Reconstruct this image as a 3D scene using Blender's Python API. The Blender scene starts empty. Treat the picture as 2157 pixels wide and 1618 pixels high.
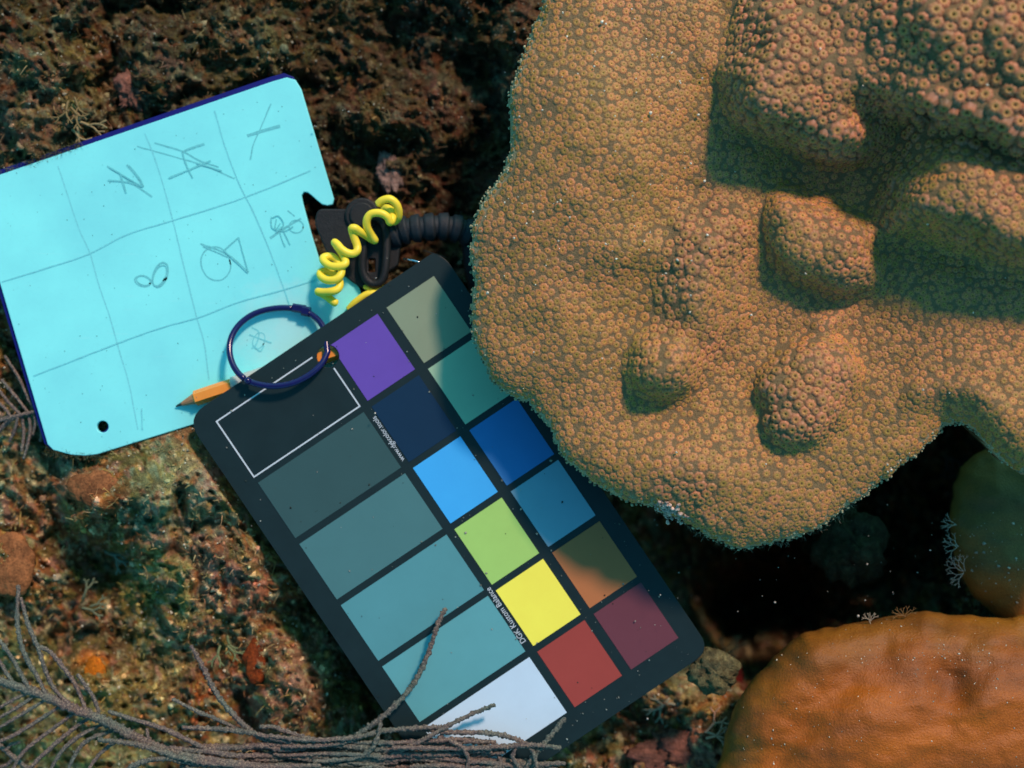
import bpy, math, random
import numpy as np
from mathutils import Vector, Matrix, kdtree

# ------------------------------------------------------------------ camera, world, sun, exposure
K = 0.0002            # metres per unit (a unit is 0.2 mm); all sizes below are in units
H = 2800.0            # camera height above the plane of the colour card
CX, CY = 1078.5, 809.0
sc = bpy.context.scene
COL = sc.collection

cam_d = bpy.data.cameras.new("camera")
cam = bpy.data.objects.new("camera", cam_d)
COL.objects.link(cam)
cam.location = (0, 0, H * K)
cam_d.sensor_width = 36.0
cam_d.lens = 36.0 * H / 2157.0
cam_d.clip_start = 0.01
cam_d.clip_end = 20.0
cam_d.dof.use_dof = True
cam_d.dof.focus_distance = (H - 130) * K
cam_d.dof.aperture_fstop = 5.0
sc.camera = cam

SUNV = Vector((90, 150, 158)).normalized()      # towards the light
world = bpy.data.worlds.new("World")
sc.world = world
world.use_nodes = True
wn = world.node_tree
wn.nodes.clear()
sky = wn.nodes.new("ShaderNodeTexSky")
sky.sky_type = 'NISHITA'
sky.sun_disc = False
sky.sun_elevation = math.asin(SUNV.z)
sky.sun_rotation = math.atan2(90, 150)
mul = wn.nodes.new("ShaderNodeMix")
mul.data_type = 'RGBA'
mul.blend_type = 'MULTIPLY'
mul.inputs[0].default_value = 1.0
mul.inputs[7].default_value = (0.28, 0.97, 0.95, 1)     # daylight filtered by the sea water
bg = wn.nodes.new("ShaderNodeBackground")
bg.inputs[1].default_value = 0.15
wo = wn.nodes.new("ShaderNodeOutputWorld")
wn.links.new(sky.outputs[0], mul.inputs[6])
wn.links.new(mul.outputs[2], bg.inputs[0])
wn.links.new(bg.outputs[0], wo.inputs[0])

sun_d = bpy.data.lights.new("sun", 'SUN')
sun_d.energy = 3.5
sun_d.angle = math.radians(7.0)
sun_d.color = (1.0, 0.61, 0.49)
sun = bpy.data.objects.new("sun", sun_d)
COL.objects.link(sun)
sun.rotation_euler = SUNV.to_track_quat('Z', 'Y').to_euler()

vs = sc.view_settings
vs.view_transform = 'Standard'
vs.look = 'None'
vs.exposure = 0.0
vs.gamma = 1.0
vs.use_curve_mapping = False

random.seed(7)
rng = np.random.default_rng(11)

# ------------------------------------------------------------------ helpers
def W(u, v, z):
    s = (H - z) / H * K
    return ((u - CX) * s, (CY - v) * s, z * K)

def Wn(u, v, z):
    s = (H - z) / H * K
    return np.stack([(u - CX) * s, (CY - v) * s, z * K], axis=-1)

def _h(ix, iy, seed):
    n = (ix.astype(np.int64) * 374761393 + iy.astype(np.int64) * 668265263 + seed * 974634777) & 0xFFFFFFFF
    n = ((n ^ (n >> 13)) * 1274126177) & 0xFFFFFFFF
    n = (n ^ (n >> 16)) & 0xFFFFFFFF
    return n / 4294967295.0

def vnoise(x, y, seed=0):
    ix, iy = np.floor(x), np.floor(y)
    fx, fy = x - ix, y - iy
    fx = fx * fx * fx * (fx * (fx * 6 - 15) + 10)
    fy = fy * fy * fy * (fy * (fy * 6 - 15) + 10)
    ix, iy = ix.astype(np.int64), iy.astype(np.int64)
    a, b = _h(ix, iy, seed), _h(ix + 1, iy, seed)
    c, d = _h(ix, iy + 1, seed), _h(ix + 1, iy + 1, seed)
    return (a + (b - a) * fx + (c - a) * fy + (a - b - c + d) * fx * fy) * 2 - 1

def fbm(x, y, octv=4, seed=0, gain=0.5):
    s, a, t = 0.0, 1.0, 0.0
    for i in range(octv):
        ang = 0.7 * i + 0.3
        ca, sa = math.cos(ang), math.sin(ang)
        f = 2.03 ** i
        s = s + a * vnoise((x * ca - y * sa) * f + 13.7 * i, (x * sa + y * ca) * f - 7.1 * i, seed + i * 17)
        t += a
        a *= gain
    return s / t

def worley(x, y, seed=0):
    ix, iy = np.floor(x).astype(np.int64), np.floor(y).astype(np.int64)
    best = np.full(x.shape, 9.0)
    for dx in (-1, 0, 1):
        for dy in (-1, 0, 1):
            px = ix + dx + _h(ix + dx, iy + dy, seed)
            py = iy + dy + _h(ix + dx, iy + dy, seed + 5)
            best = np.minimum(best, np.hypot(px - x, py - y))
    return best

def poly_sd(px, py, poly):
    """signed distance, positive inside"""
    P = np.array(poly, float)
    Q = np.roll(P, -1, axis=0)
    d = np.full(px.shape, 1e9)
    inside = np.zeros(px.shape, bool)
    for (x1, y1), (x2, y2) in zip(P, Q):
        ex, ey = x2 - x1, y2 - y1
        L = ex * ex + ey * ey + 1e-9
        t = np.clip(((px - x1) * ex + (py - y1) * ey) / L, 0, 1)
        d = np.minimum(d, np.hypot(px - x1 - t * ex, py - y1 - t * ey))
        c = ((y1 > py) != (y2 > py)) & (px < (x2 - x1) * (py - y1) / ((y2 - y1) if y2 != y1 else 1e-9) + x1)
        inside ^= c
    return np.where(inside, d, -d)

def sstep(a, b, x):
    t = np.clip((x - a) / (b - a), 0, 1)
    return t * t * (3 - 2 * t)

def mesh_np(name, verts, faces, mats=(), smooth=True, colors=None):
    """verts (N,3) array in metres; faces (M,k) array or list of lists"""
    me = bpy.data.meshes.new(name)
    V = np.asarray(verts, np.float32)
    if isinstance(faces, np.ndarray):
        k = faces.shape[1]
        me.vertices.add(len(V))
        me.vertices.foreach_set("co", V.ravel())
        me.loops.add(faces.size)
        me.loops.foreach_set("vertex_index", faces.ravel().astype(np.int32))
        me.polygons.add(len(faces))
        me.polygons.foreach_set("loop_start", np.arange(0, faces.size, k, dtype=np.int32))
        me.update(calc_edges=True)
    else:
        me.from_pydata([tuple(map(float, p)) for p in V], [], faces)
        me.update()
    if smooth:
        me.polygons.foreach_set("use_smooth", np.ones(len(me.polygons), bool))
    for m in mats:
        me.materials.append(m)
    if colors is not None:
        at = me.color_attributes.new("tone", 'FLOAT_COLOR', 'POINT')
        c = np.ones((len(V), 4), np.float32)
        colors = np.asarray(colors)
        c[:, :colors.shape[1]] = colors
        at.data.foreach_set("color", c.ravel())
    return me

def link(name, me, parent=None, **props):
    o = bpy.data.objects.new(name, me)
    COL.objects.link(o)
    if parent is not None:
        o.parent = parent
        o.matrix_parent_inverse = parent.matrix_world.inverted() if False else Matrix.Translation(-parent.location)
    for k, v in props.items():
        o[k] = v
    return o

def thing(name, label, category, at, group=None, **kw):
    o = bpy.data.objects.new(name, None)
    o.empty_display_size = 0.01
    COL.objects.link(o)
    o.location = W(*at)
    o["label"] = label
    o["category"] = category
    if group:
        o["group"] = group
    for k, v in kw.items():
        o[k] = v
    return o

def catmull(pts, n=8):
    P = np.array(pts, float)
    P = np.vstack([2 * P[0] - P[1], P, 2 * P[-1] - P[-2]])
    out = []
    for i in range(1, len(P) - 2):
        p0, p1, p2, p3 = P[i - 1], P[i], P[i + 1], P[i + 2]
        for t in np.linspace(0, 1, n, endpoint=False):
            out.append(0.5 * ((2 * p1) + (-p0 + p2) * t + (2 * p0 - 5 * p1 + 4 * p2 - p3) * t * t
                              + (-p0 + 3 * p1 - 3 * p2 + p3) * t ** 3))
    out.append(P[-2])
    return np.array(out)

def tube_np(path, radius, seg=8, closed=False, knob=0.0, kseed=0, cap=True):
    """path (N,3) metres; radius scalar/array metres -> verts, quads"""
    P = np.asarray(path, float)
    N = len(P)
    R = np.broadcast_to(np.asarray(radius, float), (N,)).copy()
    if closed:
        T = np.roll(P, -1, 0) - np.roll(P, 1, 0)
    else:
        T = np.gradient(P, axis=0)
    T /= np.linalg.norm(T, axis=1)[:, None] + 1e-12
    nrm = np.cross(T[0], [0, 0, 1.0])
    if np.linalg.norm(nrm) < 1e-3:
        nrm = np.cross(T[0], [1.0, 0, 0])
    nrm /= np.linalg.norm(nrm)
    A = np.zeros((N, 3))
    for i in range(N):
        nrm = nrm - T[i] * np.dot(nrm, T[i])
        nrm /= np.linalg.norm(nrm) + 1e-12
        A[i] = nrm
    B = np.cross(T, A)
    th = np.linspace(0, 2 * np.pi, seg, endpoint=False)
    rr = R[:, None] * np.ones((1, seg))
    if knob > 0:
        rg = np.random.default_rng(kseed)
        rr = rr * (1 + knob * (rg.random((N, seg)) ** 2.5 * 2.0 - 0.25))
    V = P[:, None, :] + rr[..., None] * (A[:, None, :] * np.cos(th)[None, :, None] + B[:, None, :] * np.sin(th)[None, :, None])
    V = V.reshape(-1, 3)
    i = np.arange(N if closed else N - 1)
    j = np.arange(seg)
    I, J = np.meshgrid(i, j, indexing='ij')
    a = I * seg + J
    b = I * seg + (J + 1) % seg
    c = ((I + 1) % N) * seg + (J + 1) % seg
    d = ((I + 1) % N) * seg + J
    F = np.stack([a, b, c, d], -1).reshape(-1, 4)
    if cap and not closed:
        V = np.vstack([V, P[0] - T[0] * R[0] * 0.7, P[-1] + T[-1] * R[-1] * 0.7])
        n0, n1 = N * seg, N * seg + 1
        f0 = np.stack([np.full(seg, n0), (j + 1) % seg, j, np.full(seg, n0)], -1)
        f1 = np.stack([np.full(seg, n1), (N - 1) * seg + j, (N - 1) * seg + (j + 1) % seg, np.full(seg, n1)], -1)
        return V, F, np.vstack([f0[:, :3], f1[:, :3]])
    return V, F, None

def tube(name, path, radius, mat, parent=None, seg=8, closed=False, knob=0.0, kseed=0, **props):
    V, F, C = tube_np(path, radius, seg, closed, knob, kseed)
    faces = F.tolist() + (C.tolist() if C is not None else [])
    me = mesh_np(name, V, faces, [mat])
    return link(name, me, parent, **props)

def pathW(pts, n=8):
    c = catmull(pts, n)
    return Wn(c[:, 0], c[:, 1], c[:, 2])

def plate(name, poly, z, thick, mat, parent=None, holes=(), bevel=0.0, smooth=False, **props):
    """flat plate with real thickness; poly in (u,v) seen at height z (its top)"""
    cu = bpy.data.curves.new("outline", 'CURVE')
    cu.dimensions = '2D'
    cu.fill_mode = 'BOTH'
    for ring in [poly] + list(holes):
        sp = cu.splines.new('POLY')
        sp.points.add(len(ring) - 1)
        for k, (u, v) in enumerate(ring):
            x, y, _ = W(u, v, z)
            sp.points[k].co = (x, y, 0, 1)
        sp.use_cyclic_u = True
    cu.extrude = max(thick * K / 2 - bevel * K, 0)
    cu.bevel_depth = bevel * K
    cu.bevel_resolution = 2
    cu.offset = -bevel * K
    tmp = bpy.data.objects.new("outline", cu)
    COL.objects.link(tmp)
    dg = bpy.context.evaluated_depsgraph_get()
    me = bpy.data.meshes.new_from_object(tmp.evaluated_get(dg))
    bpy.data.objects.remove(tmp)
    bpy.data.curves.remove(cu)
    me.name = name
    me.transform(Matrix.Translation((0, 0, (z - thick / 2) * K)))
    me.materials.clear()
    me.materials.append(mat)
    return link(name, me, parent, **props)

def round_poly(pts, radii, n=7):
    out = []
    N = len(pts)
    for i in range(N):
        p = np.array(pts[i], float)
        a = np.array(pts[i - 1], float) - p
        b = np.array(pts[(i + 1) % N], float) - p
        r = radii[i]
        if r <= 0:
            out.append(tuple(p))
            continue
        a /= np.linalg.norm(a)
        b /= np.linalg.norm(b)
        s, e = p + a * r, p + b * r
        for t in np.linspace(0, 1, n):
            out.append(tuple((1 - t) ** 2 * s + 2 * t * (1 - t) * p + t * t * e))
    return out

# ------------------------------------------------------------------ materials
def srgb(r, g, b):
    def f(c):
        c /= 255.0
        return c / 12.92 if c <= 0.04045 else ((c + 0.055) / 1.055) ** 2.4
    return (f(r), f(g), f(b))

def mat_base(name, rough=0.6, spec=0.3):
    m = bpy.data.materials.new(name)
    m.use_nodes = True
    nt = m.node_tree
    b = nt.nodes["Principled BSDF"]
    b.inputs["Roughness"].default_value = rough
    b.inputs["Specular IOR Level"].default_value = spec
    return m, nt, b

def noise_node(nt, scale, detail=4, rough=0.55, vec=None):
    n = nt.nodes.new("ShaderNodeTexNoise")
    n.inputs["Scale"].default_value = scale
    n.inputs["Detail"].default_value = detail
    n.inputs["Roughness"].default_value = rough
    nt.links.new(vec, n.inputs["Vector"])
    return n

def coord(nt):
    tc = nt.nodes.new("ShaderNodeTexCoord")
    mp = nt.nodes.new("ShaderNodeMapping")
    mp.inputs["Scale"].default_value = (1 / (100 * K),) * 3      # 1 = 100 units
    nt.links.new(tc.outputs["Object"], mp.inputs["Vector"])
    return mp.outputs[0]

def ramp(nt, fac, stops):
    r = nt.nodes.new("ShaderNodeValToRGB")
    e = r.color_ramp.elements
    while len(e) < len(stops):
        e.new(0.5)
    for k, (p, c) in enumerate(stops):
        e[k].position = p
        e[k].color = (*c, 1) if not isinstance(c, (int, float)) else (c, c, c, 1)
    nt.links.new(fac, r.inputs[0])
    return r.outputs[0]

def mixc(nt, fac, a, b, mode='MIX'):
    m = nt.nodes.new("ShaderNodeMix")
    m.data_type = 'RGBA'
    m.blend_type = mode
    for s, v in ((0, fac), (6, a), (7, b)):
        if isinstance(v, (int, float)):
            m.inputs[s].default_value = v
        elif isinstance(v, tuple):
            m.inputs[s].default_value = (*v, 1)
        else:
            nt.links.new(v, m.inputs[s])
    return m.outputs[2]

def bump(nt, b, h, dist, strength=1.0):
    n = nt.nodes.new("ShaderNodeBump")
    n.inputs["Distance"].default_value = dist * K
    n.inputs["Strength"].default_value = strength
    nt.links.new(h, n.inputs["Height"])
    nt.links.new(n.outputs[0], b.inputs["Normal"])

def plain(name, col, rough=0.5, spec=0.3, var=0.06, vscale=3.0, bumpd=0.0, dirt=0.0):
    m, nt, b = mat_base(name, rough, spec)
    co = coord(nt)
    n = noise_node(nt, vscale, 5, 0.6, co)
    lo = tuple(c * (1 - var) for c in col)
    hi = tuple(min(1, c * (1 + var)) for c in col)
    c = ramp(nt, n.outputs[0], [(0.3, lo), (0.7, hi)])
    if dirt > 0:
        n2 = noise_node(nt, 26.0, 3, 0.7, co)
        f = ramp(nt, n2.outputs[0], [(0.70, 0.0), (0.78, dirt)])
        c = mixc(nt, f, c, tuple(x * 0.45 + 0.01 for x in col))
    nt.links.new(c, b.inputs["Base Color"])
    if bumpd > 0:
        n3 = noise_node(nt, 40.0, 3, 0.6, co)
        bump(nt, b, n3.outputs[0], bumpd)
    return m

def attr(nt, name="tone"):
    a = nt.nodes.new("ShaderNodeAttribute")
    a.attribute_name = name
    return a

# reef rock: regional tone from the attribute, broken up by fine procedural growth
def make_reef_mat():
    m, nt, b = mat_base("reef_rock_turf", 0.8, 0.2)
    co = coord(nt)
    a = attr(nt)
    n1 = noise_node(nt, 2.2, 8, 0.72, co)
    n2 = noise_node(nt, 9.0, 6, 0.7, co)
    n3 = noise_node(nt, 30.0, 4, 0.65, co)
    dist = nt.nodes.new("ShaderNodeVectorMath")
    dist.operation = 'MULTIPLY_ADD'
    nt.links.new(n2.outputs[1], dist.inputs[0])
    dist.inputs[1].default_value = (0.25, 0.25, 0.25)
    nt.links.new(co, dist.inputs[2])
    vo = nt.nodes.new("ShaderNodeTexVoronoi")
    vo.inputs["Scale"].default_value = 7.0
    nt.links.new(dist.outputs[0], vo.inputs["Vector"])
    hue = ramp(nt, n1.outputs[0], [(0.30, srgb(84, 52, 28)), (0.42, srgb(105, 84, 40)), (0.50, srgb(116, 100, 74)),
                                   (0.58, srgb(112, 74, 60)), (0.68, srgb(84, 92, 60)), (0.8, srgb(150, 112, 104))])
    c = mixc(nt, 0.22, a.outputs["Color"], hue)
    spk = ramp(nt, n2.outputs[0], [(0.30, 0.45), (0.48, 0.85), (0.60, 1.12), (0.74, 1.6)])
    c = mixc(nt, 1.0, c, spk, 'MULTIPLY')
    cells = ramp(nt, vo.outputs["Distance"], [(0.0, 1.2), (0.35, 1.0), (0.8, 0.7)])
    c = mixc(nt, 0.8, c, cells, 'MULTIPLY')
    gr = ramp(nt, n3.outputs[0], [(0.66, 0.0), (0.76, 0.75)])
    c = mixc(nt, gr, c, srgb(190, 176, 140))
    nt.links.new(c, b.inputs["Base Color"])
    add = nt.nodes.new("ShaderNodeMath")
    add.operation = 'MULTIPLY_ADD'
    nt.links.new(n3.outputs[0], add.inputs[0])
    add.inputs[1].default_value = 0.45
    nt.links.new(n2.outputs[0], add.inputs[2])
    bump(nt, b, add.outputs[0], 12.0)
    return m

def make_tone_mat(name, rough=0.75, bumpd=2.0, scale=20.0, spec=0.2, var=0.5):
    m, nt, b = mat_base(name, rough, spec)
    co = coord(nt)
    a = attr(nt)
    n = noise_node(nt, scale, 4, 0.65, co)
    f = ramp(nt, n.outputs[0], [(0.3, 1 - var), (0.7, 1 + var)])
    c = mixc(nt, 1.0, a.outputs["Color"], f, 'MULTIPLY')
    nt.links.new(c, b.inputs["Base Color"])
    if bumpd:
        bump(nt, b, n.outputs[0], bumpd)
    return m

M_reef = make_reef_mat()
M_tone = make_tone_mat("grit_and_growth")
M_blade = make_tone_mat("algae_blades", 0.6, 0.0, 30.0, 0.3, 0.3)

def make_polyp_mat():
    # tone: R = distance from mouth, G = alternate tentacle, B = random per polyp
    m, nt, b = mat_base("coral_polyp_flesh", 0.55, 0.35)
    a = attr(nt)
    sep = nt.nodes.new("ShaderNodeSeparateColor")
    nt.links.new(a.outputs["Color"], sep.inputs[0])
    c1 = ramp(nt, sep.outputs[0], [(0.0, (0.05, 0.03, 0.012)), (0.16, (0.18, 0.11, 0.03)), (0.29, (0.42, 0.27, 0.05)),
                                   (0.46, (0.36, 0.185, 0.048)), (0.72, (0.40, 0.195, 0.062)), (1.0, (0.23, 0.145, 0.065))])
    c2 = ramp(nt, sep.outputs[0], [(0.0, (0.05, 0.03, 0.012)), (0.16, (0.24, 0.15, 0.03)), (0.29, (0.54, 0.36, 0.08)),
                                   (0.46, (0.44, 0.25, 0.08)), (0.72, (0.50, 0.265, 0.11)), (1.0, (0.29, 0.20, 0.10))])
    c = mixc(nt, sep.outputs[1], c1, c2)
    c = mixc(nt, a.outputs["Alpha"], c, mixc(nt, 1.0, c, (1.03, 0.97, 1.28), 'MULTIPLY'))
    co = coord(nt)
    nz = noise_node(nt, 0.55, 3, 0.5, co)
    reg = ramp(nt, nz.outputs[0], [(0.35, (0.93, 0.93, 0.85)), (0.65, (1.03, 0.92, 1.02))])
    c = mixc(nt, 1.0, c, reg, 'MULTIPLY')
    rnd = ramp(nt, sep.outputs[2], [(0.0, (0.74, 0.84, 0.72)), (0.5, (0.98, 0.98, 0.98)), (1.0, (1.22, 1.04, 0.98))])
    c = mixc(nt, 1.0, c, rnd, 'MULTIPLY')
    nf = noise_node(nt, 38.0, 2, 0.6, co)
    nff = ramp(nt, nf.outputs[0], [(0.35, 0.78), (0.65, 1.22)])
    c = mixc(nt, 1.0, c, nff, 'MULTIPLY')
    nt.links.new(c, b.inputs["Base Color"])
    b.inputs["Subsurface Weight"].default_value = 0.0
    return m
M_polyp = make_polyp_mat()

def make_skin_mat():
    m, nt, b = mat_base("coral_tissue", 0.6, 0.3)
    co = coord(nt)
    a = attr(nt)
    n = noise_node(nt, 30.0, 5, 0.7, co)
    n2 = noise_node(nt, 1.2, 3, 0.5, co)
    c = ramp(nt, n.outputs[0], [(0.3, (0.16, 0.12, 0.055)), (0.55, (0.25, 0.175, 0.08)), (0.75, (0.32, 0.25, 0.14))])
    c = mixc(nt, 1.0, c, a.outputs["Color"], 'MULTIPLY')
    nt.links.new(c, b.inputs["Base Color"])
    bump(nt, b, n.outputs[0], 4.0)
    return m
M_skin = make_skin_mat()

def make_brown_coral_mat(name, c_lo, c_mid, c_hi):
    m, nt, b = mat_base(name, 0.5, 0.35)
    co = coord(nt)
    mp = nt.nodes.new("ShaderNodeMapping")
    mp.inputs["Rotation"].default_value = (0, 0, math.radians(-24))
    mp.inputs["Scale"].default_value = (0.35, 1.2, 1)
    nt.links.new(co, mp.inputs["Vector"])
    n1 = noise_node(nt, 1.1, 6, 0.6, mp.outputs[0])
    n2 = noise_node(nt, 24.0, 3, 0.6, co)
    n3 = noise_node(nt, 14.0, 2, 0.5, co)
    a = attr(nt)
    c = ramp(nt, n1.outputs[0], [(0.32, c_lo), (0.5, c_mid), (0.66, c_hi)])
    c = mixc(nt, 1.0, c, a.outputs["Color"], 'MULTIPLY')
    f2 = ramp(nt, n2.outputs[0], [(0.3, 0.82), (0.7, 1.16)])
    c = mixc(nt, 1.0, c, f2, 'MULTIPLY')
    f3 = ramp(nt, n3.outputs[0], [(0.78, 0.0), (0.84, 0.3)])
    c = mixc(nt, f3, c, (0.5, 0.45, 0.33))
    nt.links.new(c, b.inputs["Base Color"])
    bump(nt, b, n2.outputs[0], 2.0)
    return m
M_brown = make_brown_coral_mat("brown_coral_skin", (0.20, 0.060, 0.008), (0.31, 0.085, 0.006), (0.38, 0.105, 0.005))
M_olive = make_brown_coral_mat("olive_coral_skin", (0.14, 0.10, 0.03), (0.20, 0.13, 0.03), (0.26, 0.14, 0.03))

M_slate = plain("slate_plastic", (0.24, 0.93, 0.98), 0.45, 0.3, 0.09, 0.45, dirt=0.0)
def slate_wear():
    nt = M_slate.node_tree
    b = nt.nodes["Principled BSDF"]
    old = b.inputs["Base Color"].links[0].from_socket
    co = coord(nt)
    ds = nt.nodes.new("ShaderNodeVectorMath"); ds.operation = 'DISTANCE'
    p = W(610, 706, -45)
    ds.inputs[1].default_value = (p[0] / (100 * K), p[1] / (100 * K), p[2] / (100 * K))
    nt.links.new(co, ds.inputs[0])
    n = noise_node(nt, 2.6, 5, 0.6, co)
    ad = nt.nodes.new("ShaderNodeMath"); ad.operation = 'MULTIPLY_ADD'
    nt.links.new(n.outputs[0], ad.inputs[0]); ad.inputs[1].default_value = 1.6
    nt.links.new(ds.outputs["Value"], ad.inputs[2])
    mr = nt.nodes.new("ShaderNodeMapRange")
    nt.links.new(ad.outputs[0], mr.inputs[0])
    mr.inputs[1].default_value, mr.inputs[2].default_value = 1.1, 2.1
    mr.inputs[3].default_value, mr.inputs[4].default_value = 0.55, 0.0
    c = mixc(nt, mr.outputs[0], old, (0.50, 0.86, 0.86))
    n2 = noise_node(nt, 9.0, 6, 0.75, co)
    sm = ramp(nt, n2.outputs[0], [(0.56, 0.0), (0.72, 0.16)])
    c = mixc(nt, sm, c, (0.16, 0.62, 0.62))
    mp = nt.nodes.new("ShaderNodeMapping")
    mp.inputs["Rotation"].default_value = (0, 0, 0.5); mp.inputs["Scale"].default_value = (1.0, 26.0, 1.0)
    nt.links.new(co, mp.inputs["Vector"])
    n3 = noise_node(nt, 1.2, 3, 0.6, mp.outputs[0])
    sc3 = ramp(nt, n3.outputs[0], [(0.66, 0.0), (0.72, 0.14)])
    c = mixc(nt, sc3, c, (0.5, 0.95, 0.97))
    nt.links.new(c, b.inputs["Base Color"])
slate_wear()
M_lens_fringe = plain("lens_fringe_blue", (0.004, 0.008, 0.17), 0.5, 0.3)
M_graphite = plain("pencil_graphite", (0.14, 0.60, 0.65), 0.7, 0.2, 0.2, 30)
M_graphite_faint = plain("faint_pencil_graphite", (0.19, 0.72, 0.78), 0.7, 0.2, 0.15, 30)
M_card = plain("card_black_print", (0.009, 0.024, 0.027), 0.42, 0.35, 0.12, 2.0)
M_cardedge = plain("card_edge", (0.02, 0.03, 0.04), 0.5, 0.3)
M_white = plain("white_print", (0.60, 0.72, 0.78), 0.5, 0.3)
M_ring = plain("navy_painted_metal", (0.008, 0.005, 0.085), 0.2, 0.6, 0.15, 10)
M_yellow = plain("yellow_plastic", (1.0, 0.82, 0.06), 0.4, 0.4, 0.04, 2)
M_black = plain("black_plastic", (0.012, 0.016, 0.018), 0.5, 0.3, 0.2, 6, 1.0)
M_hose = plain("black_rubber", (0.016, 0.026, 0.034), 0.55, 0.3, 0.2, 6, 1.0)
M_metal = plain("bare_steel", (0.75, 0.8, 0.85), 0.15, 0.8)
M_metal.node_tree.nodes["Principled BSDF"].inputs["Metallic"].default_value = 1.0
M_pencil = plain("orange_pencil_paint", (0.88, 0.33, 0.05), 0.4, 0.4, 0.06, 3)
M_wood = plain("sharpened_wood", (0.45, 0.25, 0.13), 0.7, 0.2, 0.15, 10)
M_lead = plain("pencil_lead", (0.02, 0.03, 0.03), 0.4, 0.4)
M_tag = plain("pale_blue_plastic", (0.10, 0.46, 0.52), 0.5, 0.3, 0.05)

def make_clear():
    m, nt, b = mat_base("cloudy_vinyl_tube", 0.25, 0.5)
    b.inputs["Base Color"].default_value = (0.55, 0.72, 0.70, 1)
    b.inputs["Alpha"].default_value = 0.72
    return m
M_clear = make_clear()

def make_plume_mat():
    m, nt, b = mat_base("sea_plume_rind", 0.75, 0.2)
    co = coord(nt)
    n = noise_node(nt, 26.0, 4, 0.7, co)
    n2 = noise_node(nt, 1.0, 3, 0.5, co)
    c1 = ramp(nt, n.outputs[0], [(0.3, srgb(66, 62, 64)), (0.5, srgb(112, 102, 98)), (0.68, srgb(176, 158, 134))])
    c2 = ramp(nt, n.outputs[0], [(0.3, srgb(58, 70, 68)), (0.5, srgb(98, 110, 102)), (0.68, srgb(150, 156, 138))])
    f = ramp(nt, n2.outputs[0], [(0.42, 0.0), (0.62, 1.0)])
    c = mixc(nt, f, c1, c2)
    nt.links.new(c, b.inputs["Base Color"])
    bump(nt, b, n.outputs[0], 4.0)
    return m
M_plume = make_plume_mat()

# ------------------------------------------------------------------ outlines
CORAL = [(1160, -160), (1150, -60), (1140, 10), (1112, 80), (1085, 150), (1068, 200), (1075, 260), (1072, 310), (1055, 360),
         (1015, 420), (990, 480), (988, 540), (995, 600), (988, 660), (990, 700), (1010, 750), (1030, 800), (1075, 838),
         (1110, 850), (1140, 880), (1160, 915), (1172, 950), (1200, 980), (1240, 1015), (1290, 1040), (1330, 1065),
         (1375, 1068), (1400, 1085), (1440, 1100), (1480, 1130), (1530, 1150), (1560, 1158), (1600, 1150), (1660, 1140),
         (1720, 1120), (1790, 1070), (1850, 1025), (1900, 985), (1950, 945), (1975, 920), (1992, 895), (2020, 892),
         (2055, 910), (2085, 950), (2110, 975), (2157, 1005), (2260, 1050), (2420, 1080), (2500, 700), (2520, 200), (2500, -160)]
SLATE = [(-60, 388)] + [(575, 171), (604, 163), (622, 168), (634, 187), (703, 418), (701, 430), (690, 433), (678, 430), (668, 422),
         (657, 412), (648, 405), (640, 404), (635, 411), (638, 428), (655, 490), (672, 545), (690, 572), (715, 580), (740, 585),
         (757, 607), (800, 752), (794, 768), (775, 780), (410, 893), (205, 957), (180, 960), (150, 958), (112, 948), (100, 936), (-60, 395)]
# colour card frame: a across, b down
CO = np.array([456.0, 888.0])
CA = np.array([0.831, -0.5563])
CB = np.array([0.560, 0.8285])
def card(a, b):
    p = CO + CA * a + CB * b
    return (float(p[0]), float(p[1]))
CARD = round_poly([card(-50, -42), card(575, -42), card(593, -20), card(593, 980), card(-50, 980)], [48, 8, 22, 40, 40])

# ------------------------------------------------------------------ the seabed
def spaced(lo, a, b, hi, fine, coarse):
    return np.concatenate([np.arange(lo, a, coarse), np.arange(a, b, fine), np.arange(b, hi + coarse, coarse)])
gu = spaced(-1500, -120, 2280, 3700, 3.8, 40.0)
gv = spaced(-1300, -120, 1740, 3000, 3.8, 40.0)
U, V_ = np.meshgrid(gu, gv)
wu = U + 34 * fbm(U / 90, V_ / 90, 3, 5)
wv = V_ + 34 * fbm(U / 90, V_ / 90, 3, 9)

# (u, v, radius, height change)
REL = [(150, 60, 160, 40), (60, 250, 120, 60), (330, 180, 90, 30), (560, 70, 170, 10), (880, 110, 110, -50), (820, 250, 90, 10), (930, 210, 70, 40),
       (1000, 330, 80, -110), (1010, 160, 60, -120), (1070, 60, 60, 40), (760, 330, 90, -20), (900, 400, 120, -40), (640, 60, 80, -40),
       (40, 1020, 120, 20), (200, 1030, 70, 50), (120, 1150, 110, -40), (230, 1200, 80, -70), (500, 1010, 70, 60), (560, 1130, 70, 60), (450, 940, 70, 30), (300, 985, 90, 50), (610, 1210, 50, 40), (30, 1180, 70, 50), (420, 960, 120, 55),
       (400, 1180, 150, 45), (520, 1100, 90, 20), (540, 1280, 80, 5), (600, 1390, 100, 45), (330, 1330, 120, 10), (500, 1370, 60, -60),
       (120, 1420, 140, -40), (60, 1560, 160, -10), (700, 1560, 120, -70), (740, 1400, 70, -120), (650, 1300, 60, -60),
       (1500, 1180, 200, -330), (1650, 1240, 150, -330), (1850, 1180, 170, -420), (1950, 1080, 120, -350), (2030, 960, 90, -260), (1800, 1000, 150, -200),
       (1350, 1180, 140, -170), (1450, 1420, 80, -10), (1480, 1340, 60, 10), (1400, 1540, 110, -20), (1250, 1600, 90, -60), (1500, 1500, 60, 20),
       (1600, 1310, 130, -420), (1540, 1270, 90, -260), (1720, 1290, 90, -150), (1560, 1330, 50, -100), (1300, 900, 300, -200), (1700, 700, 500, -60), (960, 520, 60, -60)]
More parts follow.
